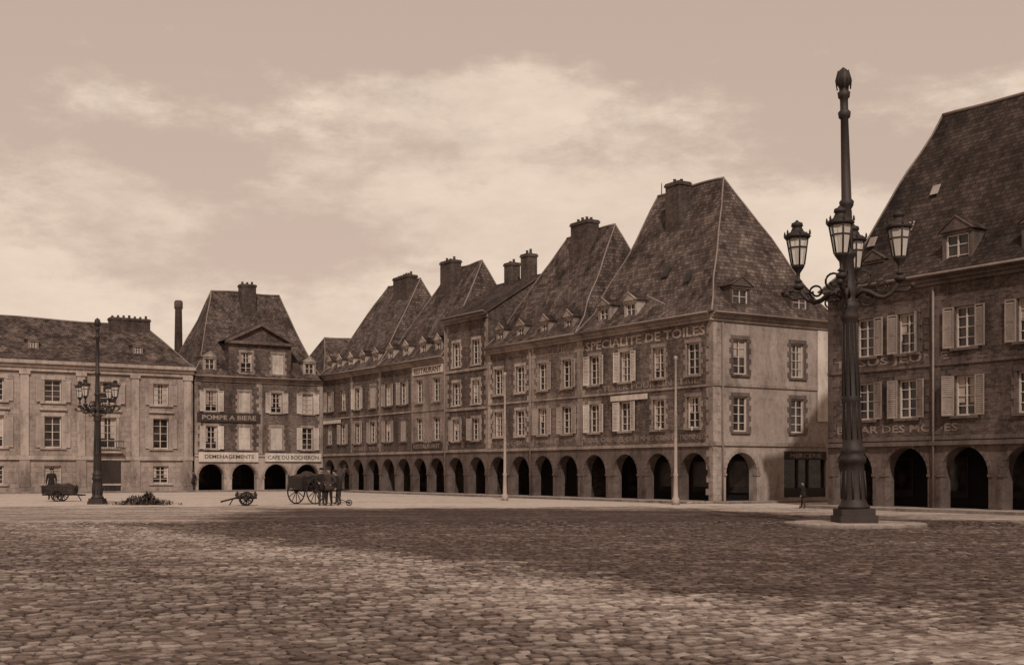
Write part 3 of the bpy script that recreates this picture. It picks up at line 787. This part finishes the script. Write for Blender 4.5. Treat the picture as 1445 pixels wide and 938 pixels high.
# ------------------------------------------------------------------ street lamps
def lantern(b, c, s=1.0):
    c = Vector(c)
    b.lathe(c, [(-.55 * s, .05), (-.5 * s, .13 * s), (-.42 * s, .05), (-.25 * s, .06), (-.12 * s, .15 * s), (-.06 * s, .19 * s), (0, .2 * s)], 'lantern_base', 'iron', 12)
    r0, r1, h = .2 * s, .33 * s, .82 * s
    b.lathe(c, [(0, r0 * .97), (h, r1 * .97)], 'lantern_panes', 'lglass', 6)
    for k in range(6):
        t = 2 * math.pi * (k + .5) / 6
        b.tube([c + Vector((r0 * math.cos(t), r0 * math.sin(t), 0)), c + Vector((r1 * math.cos(t), r1 * math.sin(t), h))], .025 * s, 'lantern_frame', 'iron', 6)
    b.lathe(c + Vector((0, 0, h * .62)), [(0, r0 + (r1 - r0) * .62 + .01), (.04, r0 + (r1 - r0) * .66 + .01)], 'lantern_frame', 'iron', 6)
    b.lathe(c + Vector((0, 0, h)), [(-.02, r1 + .03), (.05 * s, r1 + .08 * s), (.12 * s, r1 + .02), (.2 * s, r1 * .62), (.34 * s, r1 * .42), (.36 * s, r1 * .55), (.46 * s, r1 * .5), (.5 * s, r1 * .2), (.55 * s, .03)], 'lantern_roof', 'iron', 12)
    for k in range(6):
        t = 2 * math.pi * (k + .5) / 6; q = c + Vector(((r1 + .06) * math.cos(t), (r1 + .06) * math.sin(t), h + .08 * s))
        b.lathe(q, [(0, .035), (.1 * s, .03), (.16 * s, .005)], 'lantern_crown', 'iron', 6)
    b.lathe(c, [(0, .03), (.4 * s, .035), (.5 * s, .02)], 'burner', 'sign_w', 8)

def big_lamp(loc, scale, lean, turn=0, ls=1.0):
    b = B('street_lamp', origin=loc, rot=(0, lean, 0), scale=scale, world=False)
    L_ = LOCAL
    b.box(L_, -.56, .56, 0, .22, -.56, .56, 'plinth', 'iron'); b.box(L_, -.5, .5, .22, .42, -.5, .5, 'plinth', 'iron')
    pr = [(.42, .46), (.5, .47), (.56, .40), (.7, .36), (1.5, .33), (1.75, .33), (1.8, .39), (1.95, .40), (2.02, .33), (2.1, .36), (2.22, .37), (2.3, .29), (2.5, .29), (3.6, .265), (3.7, .3), (3.78, .265),
          (6.0, .2), (6.1, .26), (6.2, .29), (6.3, .24), (6.42, .3), (6.55, .3), (6.62, .2), (6.8, .22), (7.0, .27), (7.15, .2), (7.9, .17), (8.0, .24), (8.1, .24), (8.15, .16), (9.4, .14), (9.5, .2), (9.62, .22), (9.7, .15),
          (12.1, .115), (12.15, .17), (12.3, .19), (12.38, .12), (12.7, .12), (12.75, .17), (12.9, .19), (12.97, .1), (13.02, .12), (13.15, .2), (13.35, .215), (13.5, .17), (13.62, .06), (13.66, .01)]
    b.lathe((0, 0, 0), pr, 'column', 'iron', 20)
    for k in range(10):
        t = 2 * math.pi * k / 10; c, s = math.cos(t), math.sin(t)
        b.tube([(c * .285, s * .285, 2.5), (c * .262, s * .262, 3.6)], .025, 'flutes', 'iron', 5)
        b.tube([(c * .262, s * .262, 3.8), (c * .2, s * .2, 5.95)], .022, 'flutes', 'iron', 5)
        b.tube([(c * .16, s * .16, 8.2), (c * .14, s * .14, 9.35)], .016, 'flutes', 'iron', 5)
        b.tube([(c * .2, s * .2, 13.0), (c * .235, s * .235, 13.25), (c * .15, s * .15, 13.55)], .02, 'finial_scales', 'iron', 5)
        b.tube([(c * .34, s * .34, 1.55), (c * .37, s * .37, 1.1), (c * .37, s * .37, .72)], .03, 'pedestal_ribs', 'iron', 5)
    for k in range(4):
        t = turn + math.pi / 2 * k; cx, sy = math.cos(t), math.sin(t)
        def P(r, z): return (cx * r, sy * r, z)
        b.tube([P(.15, 6.75), P(.4, 6.95), P(.62, 6.86), P(.82, 6.72), P(1.02, 6.68), P(1.22, 6.78), P(1.38, 7.0), P(1.45, 7.25)], [.09, .085, .08, .075, .075, .07, .07, .06], 'arms', 'iron', 8)
        sp = [P(.95 + .2 * math.cos(q) * (1 - q / 14), 7.0 + .2 * math.sin(q) * (1 - q / 14)) for q in np.linspace(-1.2, 6.5, 18)]
        b.tube(sp, .035, 'arm_scrolls', 'iron', 6)
        sp = [P(.42 + .25 * math.cos(q) * (1 - q / 12), 7.3 + .25 * math.sin(q) * (1 - q / 12)) for q in np.linspace(-1.6, 6.0, 18)]
        b.tube(sp, .035, 'arm_scrolls', 'iron', 6)
        sp = [P(.5 + .2 * math.cos(q) * (1 - q / 12), 6.62 - .17 * math.sin(q) * (1 - q / 12)) for q in np.linspace(-1.6, 6.0, 18)]
        b.tube(sp, .03, 'arm_scrolls', 'iron', 6)
        b.tube([P(1.3, 6.85), P(1.65, 6.82), P(1.8, 6.95)], [.05, .045, .06], 'arm_tips', 'iron', 6)
        b.ball(P(1.83, 6.98), .09, 'arm_tips', 'iron')
        b.ball(P(1.48, 7.2), .17, 'arm_cups', 'iron', (1, 1, .7))
        lantern(b, P(1.48, 7.85), ls)
    return b.finish()
b = B('lamp_island', origin=(10.28, 36.2, 0), world=False)
b.lathe((0, 0, 0), [(-.05, 2.08), (.1, 2.08), (.12, 2.05)], 'kerb_ring', 'kerb', 36); b.lathe((0, 0, 0), [(.1, 1.8), (.124, 1.78)], 'paving', 'paving', 36); b.finish()
big_lamp((10.28, 36.2, .12), 1.0, math.radians(-1.4), turn=math.radians(-23))
X, Y = ground_pt(137, 711)
big_lamp((X, Y, 0), .69, 0, turn=math.radians(-15), ls=.9)

def thin_pole(u, v, vt, arm=False):
    X, Y = ground_pt(u, v); H = CH + (HZ - vt) / F * Y
    b = B('wire_pole', origin=(X, Y, 0), world=False)
    b.lathe((0, 0, 0), [(0, .2), (.3, .19), (.4, .12), (1.4, .1), (1.5, .13), (1.6, .085), (H * .6, .07), (H * .6 + .05, .09), (H * .6 + .12, .06), (H - .2, .05), (H - .15, .1), (H - .02, .08), (H, .01)], 'shaft', 'pole', 12)
    if arm:
        b.tube([(-.9, 0, H * .5), (.9, 0, H * .5)], .03, 'crossarm', 'iron', 6)
        for q in (-.8, .8): b.lathe((q, 0, H * .5), [(0, .04), (.15, .06), (.2, .02)], 'insulators', 'sign_w', 8)
    b.finish()
thin_pole(712, 706, 525); thin_pole(953, 712, 502, True)

# ------------------------------------------------------------------ carts
def wheel(b, c, axis, R, nsp=12, mat='wood_d'):
    c = Vector(c); ax = Vector(axis).normalized(); u = ax.cross(Vector((0, 0, 1))).normalized(); v = Vector((0, 0, 1))
    pts = [c + (u * math.cos(t) + v * math.sin(t)) * (R - .035) for t in np.linspace(0, 2 * math.pi, 29)]
    b.tube(pts, .035, 'wheel_rims', mat, 8)
    for k in range(nsp):
        t = 2 * math.pi * k / nsp; q = u * math.cos(t) + v * math.sin(t)
        b.tube([c + q * .05, c + q * (R - .05)], [.024, .018], 'spokes', mat, 6)
    b.lathe(c - ax * .12, [(0, .05), (.05, .09), (.19, .09), (.24, .05)], 'hubs', mat, 10, axis=ax)

def cart(name, loc, rot, R=.75, Lb=1.9, W=1.1, side=.5, shafts=1.5, prop=True, pitch=0, cover=0):
    b = B(name, origin=loc, rot=(0, 0, rot), world=False); L_ = LOCAL
    zb = R + .08
    nP = 6
    for k in range(nP):
        y0 = -W / 2 + k * W / nP; b.box(L_, -Lb / 2, Lb / 2, zb, zb + .04, -(y0 + W / nP - .01), -y0, 'bed_planks', 'wood')
    for sgn in (-1, 1):
        n0 = sgn * W / 2
        for k in range(3):
            z = zb + .06 + k * side / 3; b.box(L_, -Lb / 2, Lb / 2, z, z + side / 3 - .03, min(n0, n0 + sgn * .03), max(n0, n0 + sgn * .03), 'side_boards', 'wood_d')
        for a in (-Lb / 2 + .08, 0, Lb / 2 - .08): b.box(L_, a - .03, a + .03, zb - .05, zb + side + .1, min(n0 + sgn * .032, n0 + sgn * .07), max(n0 + sgn * .032, n0 + sgn * .07), 'stakes', 'wood_d')
        b.tube([(-Lb / 2, -sgn * W * .35, zb - .05), (Lb / 2, -sgn * W * .35, zb - .05), (Lb / 2 + shafts, -sgn * W * .40, zb - .18 - pitch)], .04, 'shafts', 'wood_d', 8)
        wheel(b, (0, sgn * (W / 2 + .16), R), (0, 1, 0), R)
    b.tube([(0, -W / 2 - .15, R), (0, W / 2 + .15, R)], .045, 'axle', 'iron', 8)
    for a in (-Lb / 2, Lb / 2): b.box(L_, a - .02, a + .02, zb + .06, zb + side * .9, -W / 2 + .01, W / 2 - .01, 'end_boards', 'wood_d')
    if prop:
        b.tube([(Lb / 2 + shafts * .9, -W * .37, zb - .16 - pitch), (Lb / 2 + shafts * .9, W * .37, zb - .16 - pitch)], .03, 'shaft_bar', 'wood_d', 6)
        b.tube([(Lb / 2 + .1, 0, zb - .05), (Lb / 2 + .3, 0, .02)], .03, 'prop_leg', 'wood_d', 6)
    if cover:
        na, nn = 16, 12; V_, F_, S_ = b.bin('tarpaulin', 'canvas'); i0 = len(V_)
        for i in range(na + 1):
            for k in range(nn + 1):
                x = -Lb / 2 + Lb * i / na; t = k / nn * math.pi; y = -(W / 2 + .04) * math.cos(t)
                prof = .6 + .4 * math.sin(i / na * math.pi) 
                z = zb + side * .6 + cover * prof * math.sin(t) ** .7 + .16 * mnoise.noise(Vector((x * 2.3, y * 3, 1.7)))
                V_.append(Vector((x, y, z)))
        for i in range(na):
            for k in range(nn):
                q = i0 + i * (nn + 1) + k; F_.append((q, q + 1, q + nn + 2, q + nn + 1)); S_.append(True)
        for i in (0, na):
            F_.append(tuple(i0 + i * (nn + 1) + k for k in range(nn + 1))); S_.append(False)
    return b.finish()

def skin_mesh(pts, E, Rr, root=0, flat=()):
    me = bpy.data.meshes.new('src'); me.from_pydata(pts, E, [])
    ob = bpy.data.objects.new('src', me); sc.collection.objects.link(ob)
    ob.modifiers.new('s', 'SKIN')
    for i, r in enumerate(Rr): me.skin_vertices[0].data[i].radius = (r, r * (.78 if i in flat else 1))
    for i in range(len(pts)): me.skin_vertices[0].data[i].use_root = (i == root)
    ss = ob.modifiers.new('ss', 'SUBSURF'); ss.levels = 2; ss.render_levels = 2
    bpy.context.view_layer.update(); dg = bpy.context.evaluated_depsgraph_get()
    m2 = bpy.data.meshes.new_from_object(ob.evaluated_get(dg)); bpy.data.objects.remove(ob)
    m2.materials.clear()
    for p in m2.polygons: p.use_smooth = True
    return m2

HEAD = math.radians(58)
X, Y = ground_pt(431, 711); cart('two_wheeled_cart', (X, Y, 0), HEAD, R=.68, Lb=1.5, W=.95, side=.62, cover=.5, shafts=2.2, prop=False, pitch=-.12)
def horse(loc, rot):
    b = B('horse', origin=loc, rot=(0, 0, rot), world=False)
    pts = []; E = []; R_ = []; J = {}
    def add(n, co, r, par=None):
        J[n] = len(pts); pts.append(co); R_.append(r)
        if par: E.append((J[par], J[n]))
    add('belly', (-.08, 0, 1.17), .29); add('chest', (.42, 0, 1.2), .28, 'belly'); add('loin', (-.42, 0, 1.23), .27, 'belly'); add('rump', (-.7, 0, 1.27), .24, 'loin')
    add('nb', (.66, 0, 1.4), .2, 'chest'); add('nm', (.86, 0, 1.62), .14, 'nb'); add('poll', (1.02, 0, 1.83), .105, 'nm'); add('face', (1.2, 0, 1.7), .09, 'poll'); add('muz', (1.36, 0, 1.5), .062, 'face')
    for s, n in ((-1, 'l'), (1, 'r')):
        f = .06 * s
        add('fa' + n, (.46, s * .14, .95), .12, 'chest'); add('fb' + n, (.48 + f, s * .15, .7), .075, 'fa' + n); add('fk' + n, (.5 + f, s * .15, .48), .056, 'fb' + n)
        add('ff' + n, (.48 + f, s * .15, .15), .04, 'fk' + n); add('fh' + n, (.52 + f, s * .15, .05), .056, 'ff' + n)
        add('ha' + n, (-.66, s * .15, 1.0), .17, 'rump'); add('hs' + n, (-.56, s * .17, .80), .11, 'ha' + n); add('hh' + n, (-.82 - f, s * .16, .52), .06, 'hs' + n)
        add('hf' + n, (-.76 - f, s * .16, .15), .043, 'hh' + n); add('ho' + n, (-.71 - f, s * .16, .05), .058, 'hf' + n)
    m2 = skin_mesh(pts, E, R_)
    m2.materials.append(M['horse']); m2.materials.append(M['leather'])
    for p in m2.polygons:
        if p.center.z < .1: p.material_index = 1
    bo = bpy.data.objects.new('body', m2); sc.collection.objects.link(bo); b.extra.append(bo)
    b.tube([(-.9, 0, 1.35), (-1.02, 0, 1.2), (-1.06, 0, .9), (-1.02, 0, .6)], [.05, .07, .075, .02], 'tail', 'mane', 8)
    for k in range(9):
        t = k / 8; x, z = .62 + .4 * t, 1.56 + .38 * t
        b.tube([(x, 0, z + .02), (x - .05, .05, z - .06), (x - .06, .11, z - .2)], [.03, .03, .008], 'mane', 'mane', 6)
    for s in (-1, 1):
        b.tube([(1.0, s * .05, 1.9), (1.01, s * .065, 1.98), (1.03, s * .06, 2.04)], [.03, .026, .004], 'ears', 'horse', 6)
        b.ball((1.16, s * .083, 1.76), .018, 'eyes', 'let_d')
        b.ball((.99 + .2, s * .1, 1.72), .05, 'blinkers', 'leather', (1, .3, 1))
    col = [(.62 + .12 * math.sin(t), .25 * math.cos(t), 1.32 + .3 * math.sin(t)) for t in np.linspace(0, 2 * math.pi, 17)]
    b.tube(col, .05, 'collar', 'leather', 8)
    b.tube([(0, .3, 1.1), (0, .2, 1.42), (0, 0, 1.5), (0, -.2, 1.42), (0, -.3, 1.1)], .03, 'back_strap', 'leather', 6)
    b.tube([(1.1, .09, 1.62), (.7, .26, 1.5), (-.2, .28, 1.42), (-1.3, .2, 1.35)], .01, 'reins', 'leather', 5)
    return b.finish()
horse((X + math.cos(HEAD) * 2.05, Y + math.sin(HEAD) * 2.05, 0), HEAD)
X, Y = ground_pt(347, 713); cart('hand_cart', (X, Y, 0), math.radians(190), R=.34, Lb=1.0, W=.7, side=.16, shafts=.7, pitch=.05)
X, Y = ground_pt(84, 707)
cart('market_handcart', (X, Y, 0), math.radians(8), R=.34, Lb=1.7, W=1.0, side=.4, cover=.3, shafts=.45, pitch=-.1)

# ------------------------------------------------------------------ brush heap
X, Y = ground_pt(204, 712)
V = []; Fc = []
for k in range(2400):
    a = random.uniform(0, 2 * math.pi); r = abs(random.gauss(0, .5))
    px, py = 1.15 * r * math.cos(a) * 1.3, .7 * r * math.sin(a)
    hz = max(0, .5 * math.exp(-r * r * 1.6) * (1 + .6 * mnoise.noise(Vector((px * 2, py * 2, 0))))); pz = random.uniform(0, hz) + .02
    q = Vector((random.gauss(0, 1), random.gauss(0, 1), random.gauss(0, .6))).normalized(); w = q.cross(Vector((0, 0, 1))).normalized() * random.uniform(.012, .04)
    l = q * random.uniform(.05, .2); i = len(V); c = Vector((px, py, pz))
    V += [tuple(c - l - w * .3), tuple(c + w), tuple(c + l), tuple(c - w)]; Fc.append((i, i + 1, i + 2, i + 3))
o_ = mesh_obj('brushwood_heap', V, Fc, M['leaf']); o_.location = (X, Y, 0)

# ------------------------------------------------------------------ people
def person(name, u, v, face, h=1.74, coat='cloth_d', trou='cloth_m', arms='rest', stride=0.0, hat='cap', lean=0.0):
    X, Y = ground_pt(u, v)
    b = B(name, origin=(X, Y, 0), rot=(0, 0, face), scale=h / 1.74, world=False)
    J = {}; E = []; Rr = []
    def add(n, co, r, par=None):
        J[n] = len(J); pts.append(co); Rr.append(r)
        if par: E.append((J[par], J[n]))
    pts = []
    ln = lambda z: lean * (z - .93)
    add('pelvis', (0, 0, .95), .155); add('waist', (0, ln(1.12), 1.12), .145, 'pelvis'); add('chest', (0, ln(1.33) + .01, 1.33), .165, 'waist')
    add('neck0', (0, ln(1.46), 1.455), .085, 'chest'); add('neck', (0, ln(1.52) + .015, 1.53), .055, 'neck0')
    for s, n in ((-1, 'l'), (1, 'r')):
        add('sh' + n, (s * .185, ln(1.41), 1.41), .078, 'chest')
        if arms == 'rest' or (arms == 'one' and s < 0): el, wr = (s * .25, ln(1.12) - .03, 1.13), (s * .255, ln(.9) + .07, .89)
        elif arms == 'hips': el, wr = (s * .36, ln(1.15) - .05, 1.15), (s * .19, ln(1.0) + .06, 1.0)
        else: el, wr = (s * .25, ln(1.15) + .08, 1.16), (s * .2, ln(1.1) + .34, 1.08)
        add('el' + n, el, .055, 'sh' + n); add('wr' + n, wr, .036, 'el' + n)
        hd = (Vector(wr) - Vector(el)).normalized(); hp = Vector(wr) + hd * .07
        add('ha' + n, tuple(hp), .034, 'wr' + n)
        side = hd.cross(Vector((1, 0, 0))).normalized()
        for k in range(4):
            q = hp + side * (k - 1.5) * .018
            b.tube([q, q + hd * (.045 + .01 * (1.5 - abs(k - 1.5))), q + hd * .075 + Vector((-s * .02, 0, 0))], [.010, .009, .007], 'fingers', 'skin', 6)
        b.tube([Vector(wr) + hd * .03 + side * .03, Vector(wr) + hd * .08 + side * .055], [.012, .009], 'fingers', 'skin', 6)
        st_ = stride * s
        add('hip' + n, (s * .095, 0, .88), .108, 'pelvis'); add('kn' + n, (s * .105, st_ * .5 + .03, .50), .075, 'hip' + n)
        add('an' + n, (s * .11, st_, .10), .05, 'kn' + n); add('to' + n, (s * .125, st_ + .15, .045), .042, 'an' + n)
    m2 = skin_mesh(pts, E, Rr, 0, (0, 1, 2))
    for k in (coat, trou, 'skin', 'leather'): m2.materials.append(M[k])
    hl = [Vector(pts[J['hal']]), Vector(pts[J['har']])]
    for p in m2.polygons:
        c = p.center
        if c.z < .1: p.material_index = 3
        elif c.z > 1.5: p.material_index = 2
        elif min((c - q).length for q in hl) < .055: p.material_index = 2
        elif c.z < .86 and abs(c.x) < .22: p.material_index = 1
    bo = bpy.data.objects.new('body', m2); sc.collection.objects.link(bo); b.extra.append(bo)
    b.lathe((0, 0, 0), [(.72, .215), (.86, .2), (1.0, .175), (1.12, .16)], 'coat_skirt', coat, 16)
    hy = ln(1.63) + .03
    b.ball((0, hy, 1.64), .1, 'head', 'skin', (.78, .98, 1.15), 14, 10)
    b.tube([(0, hy + .09, 1.655), (0, hy + .122, 1.622), (0, hy + .09, 1.612)], [.01, .016, .01], 'nose', 'skin', 6)
    for s in (-1, 1):
        b.ball((s * .03, hy + .087, 1.652), .011, 'eyes', 'let_d'); b.ball((s * .078, hy, 1.64), .025, 'ears', 'skin', (.4, .8, 1.2))
    b.ball((0, hy + .09, 1.588), .02, 'mouth', 'leather', (1.1, .4, .25))
    b.ball((0, hy - .018, 1.668), .1, 'hair', 'leather', (.82, .95, 1.02), 12, 8)
    if hat == 'cap':
        b.ball((0, hy - .005, 1.725), .12, 'cap', 'cloth_d', (.95, 1.08, .48), 14, 8); b.ball((0, hy + .1, 1.705), .07, 'cap_peak', 'cloth_d', (1, .8, .18))
    elif hat == 'bowler':
        b.lathe((0, hy, 1.70), [(0, .15), (.012, .155), (.02, .1), (.09, .095), (.13, .06), (.14, .01)], 'hat', 'cloth_d', 16)
    return b.finish()
person('standing_man', 453, 713, math.radians(200), 1.80, 'cloth_d', 'cloth_m', 'front', .1, 'cap')
person('standing_man', 464, 713.5, math.radians(150), 1.80, 'cloth_m', 'cloth_d', 'hips', .05, 'bowler')
person('standing_man', 477, 712, math.radians(80), 1.70, 'cloth_d', 'cloth_m', 'one', .16, 'cap', lean=.25)
person('walking_child', 1133, 717.5, math.radians(60), 1.2, 'cloth_d', 'cloth_m', 'rest', .16, 'cap')
person('standing_man', 272, 693.5, math.radians(180), 1.68, 'cloth_d', 'cloth_m', 'rest', .05, 'cap')
person('standing_man', 72, 705, math.radians(190), 1.82, 'cloth_d', 'cloth_m', 'rest', .05, 'cap')
X, Y = ground_pt(478, 713.5)
b = B('wheelbarrow', origin=(X, Y, 0), rot=(0, 0, .3), scale=.6, world=False)
for s in (-.22, .22):
    b.tube([(-.5, s, .75), (.3, s, .45), (.75, s * .3, .28)], .028, 'handles', 'wood_d', 6); b.tube([(-.05, s, .58), (-.1, s, .02)], .025, 'legs', 'wood_d', 6)
for k in range(5): b.tube([(-.1 + k * .13, -.24, .6 - k * .05), (-.1 + k * .13, .24, .6 - k * .05)], .02, 'slats', 'wood_d', 6)
wheel(b, (.8, 0, .26), (0, 1, 0), .26, 8); b.finish()

# ------------------------------------------------------------------ world, sun, camera
w = bpy.data.worlds.new('World'); sc.world = w; w.use_nodes = True
nt = w.node_tree; N = nt.nodes; L = nt.links; bg = N['Background']
EL, AZ = math.radians(42), math.atan2(.10, -.995)
sky = N.new('ShaderNodeTexSky'); sky.sky_type = 'NISHITA'; sky.sun_disc = False; sky.sun_elevation = EL; sky.sun_rotation = AZ; sky.dust_density = 3.0
bw = N.new('ShaderNodeRGBToBW'); L.new(sky.outputs[0], bw.inputs[0])
tc = N.new('ShaderNodeTexCoord'); sp = N.new('ShaderNodeSeparateXYZ'); L.new(tc.outputs['Generated'], sp.inputs[0])
az = nmath(nt, 'SUBTRACT', nmath(nt, 'ARCTAN2', sp.outputs[0], sp.outputs[1]), .07); el = nmath(nt, 'ARCSINE', sp.outputs[2])
cb = N.new('ShaderNodeCombineXYZ'); L.new(az, cb.inputs[0]); L.new(nmath(nt, 'MULTIPLY', el, 2.3), cb.inputs[1]); cb.inputs[2].default_value = 3.7
n1 = noise(nt, cb.outputs[0], 3.4, 12, .64)
g4 = lambda v: (v, v, v, 1)
thr = ramp(nt, nmath(nt, 'MULTIPLY', el, 2.0), [(0, g4(.32)), (.42, g4(.38)), (.51, g4(.50)), (.57, g4(.48)), (.63, g4(.57)), (.72, g4(.69))])
cl = smooth(nt, nmath(nt, 'SUBTRACT', n1, thr), -.05, .10)
n2 = noise(nt, cb.outputs[0], 8, 10, .68)
cl = nmath(nt, 'MULTIPLY', cl, nmath(nt, 'MULTIPLY_ADD', n2, 1.6, .0), clamp=True)
tint = N.new('ShaderNodeMix'); tint.data_type = 'RGBA'; tint.blend_type = 'MULTIPLY'; tint.inputs[0].default_value = 1
val = nmath(nt, 'ADD', nmath(nt, 'MULTIPLY', nmath(nt, 'MINIMUM', bw.outputs[0], 5.0), .33), 2.8)
L.new(val, tint.inputs[6]); tint.inputs[7].default_value = (1.0, .77, .635, 1)
mx = N.new('ShaderNodeMix'); mx.data_type = 'RGBA'; L.new(cl, mx.inputs[0]); L.new(tint.outputs[2], mx.inputs[6]); mx.inputs[7].default_value = (5.5, 4.5, 3.6, 1)
L.new(mx.outputs[2], bg.inputs['Color']); bg.inputs['Strength'].default_value = .15

sd = bpy.data.lights.new('sun', 'SUN'); sd.energy = 2.8; sd.angle = math.radians(1.5); sd.color = (1, .95, .88)
so = bpy.data.objects.new('sun', sd); sc.collection.objects.link(so)
sv = Vector((.10 * math.cos(EL), -.995 * math.cos(EL), math.sin(EL)))
so.rotation_euler = (sv).to_track_quat('Z', 'Y').to_euler(); so.location = (0, -20, 40)

cd = bpy.data.cameras.new('camera'); co = bpy.data.objects.new('camera', cd); sc.collection.objects.link(co)
co.location = (0, 0, CH); co.rotation_euler = (math.radians(90), 0, 0)
cd.sensor_width = 36; cd.lens = F / 1445 * 36; cd.shift_y = (HZ - 469) / 1445; cd.clip_end = 6000; cd.clip_start = .1
sc.camera = co
sc.view_settings.view_transform = 'Standard'; sc.view_settings.look = 'None'; sc.view_settings.exposure = 0
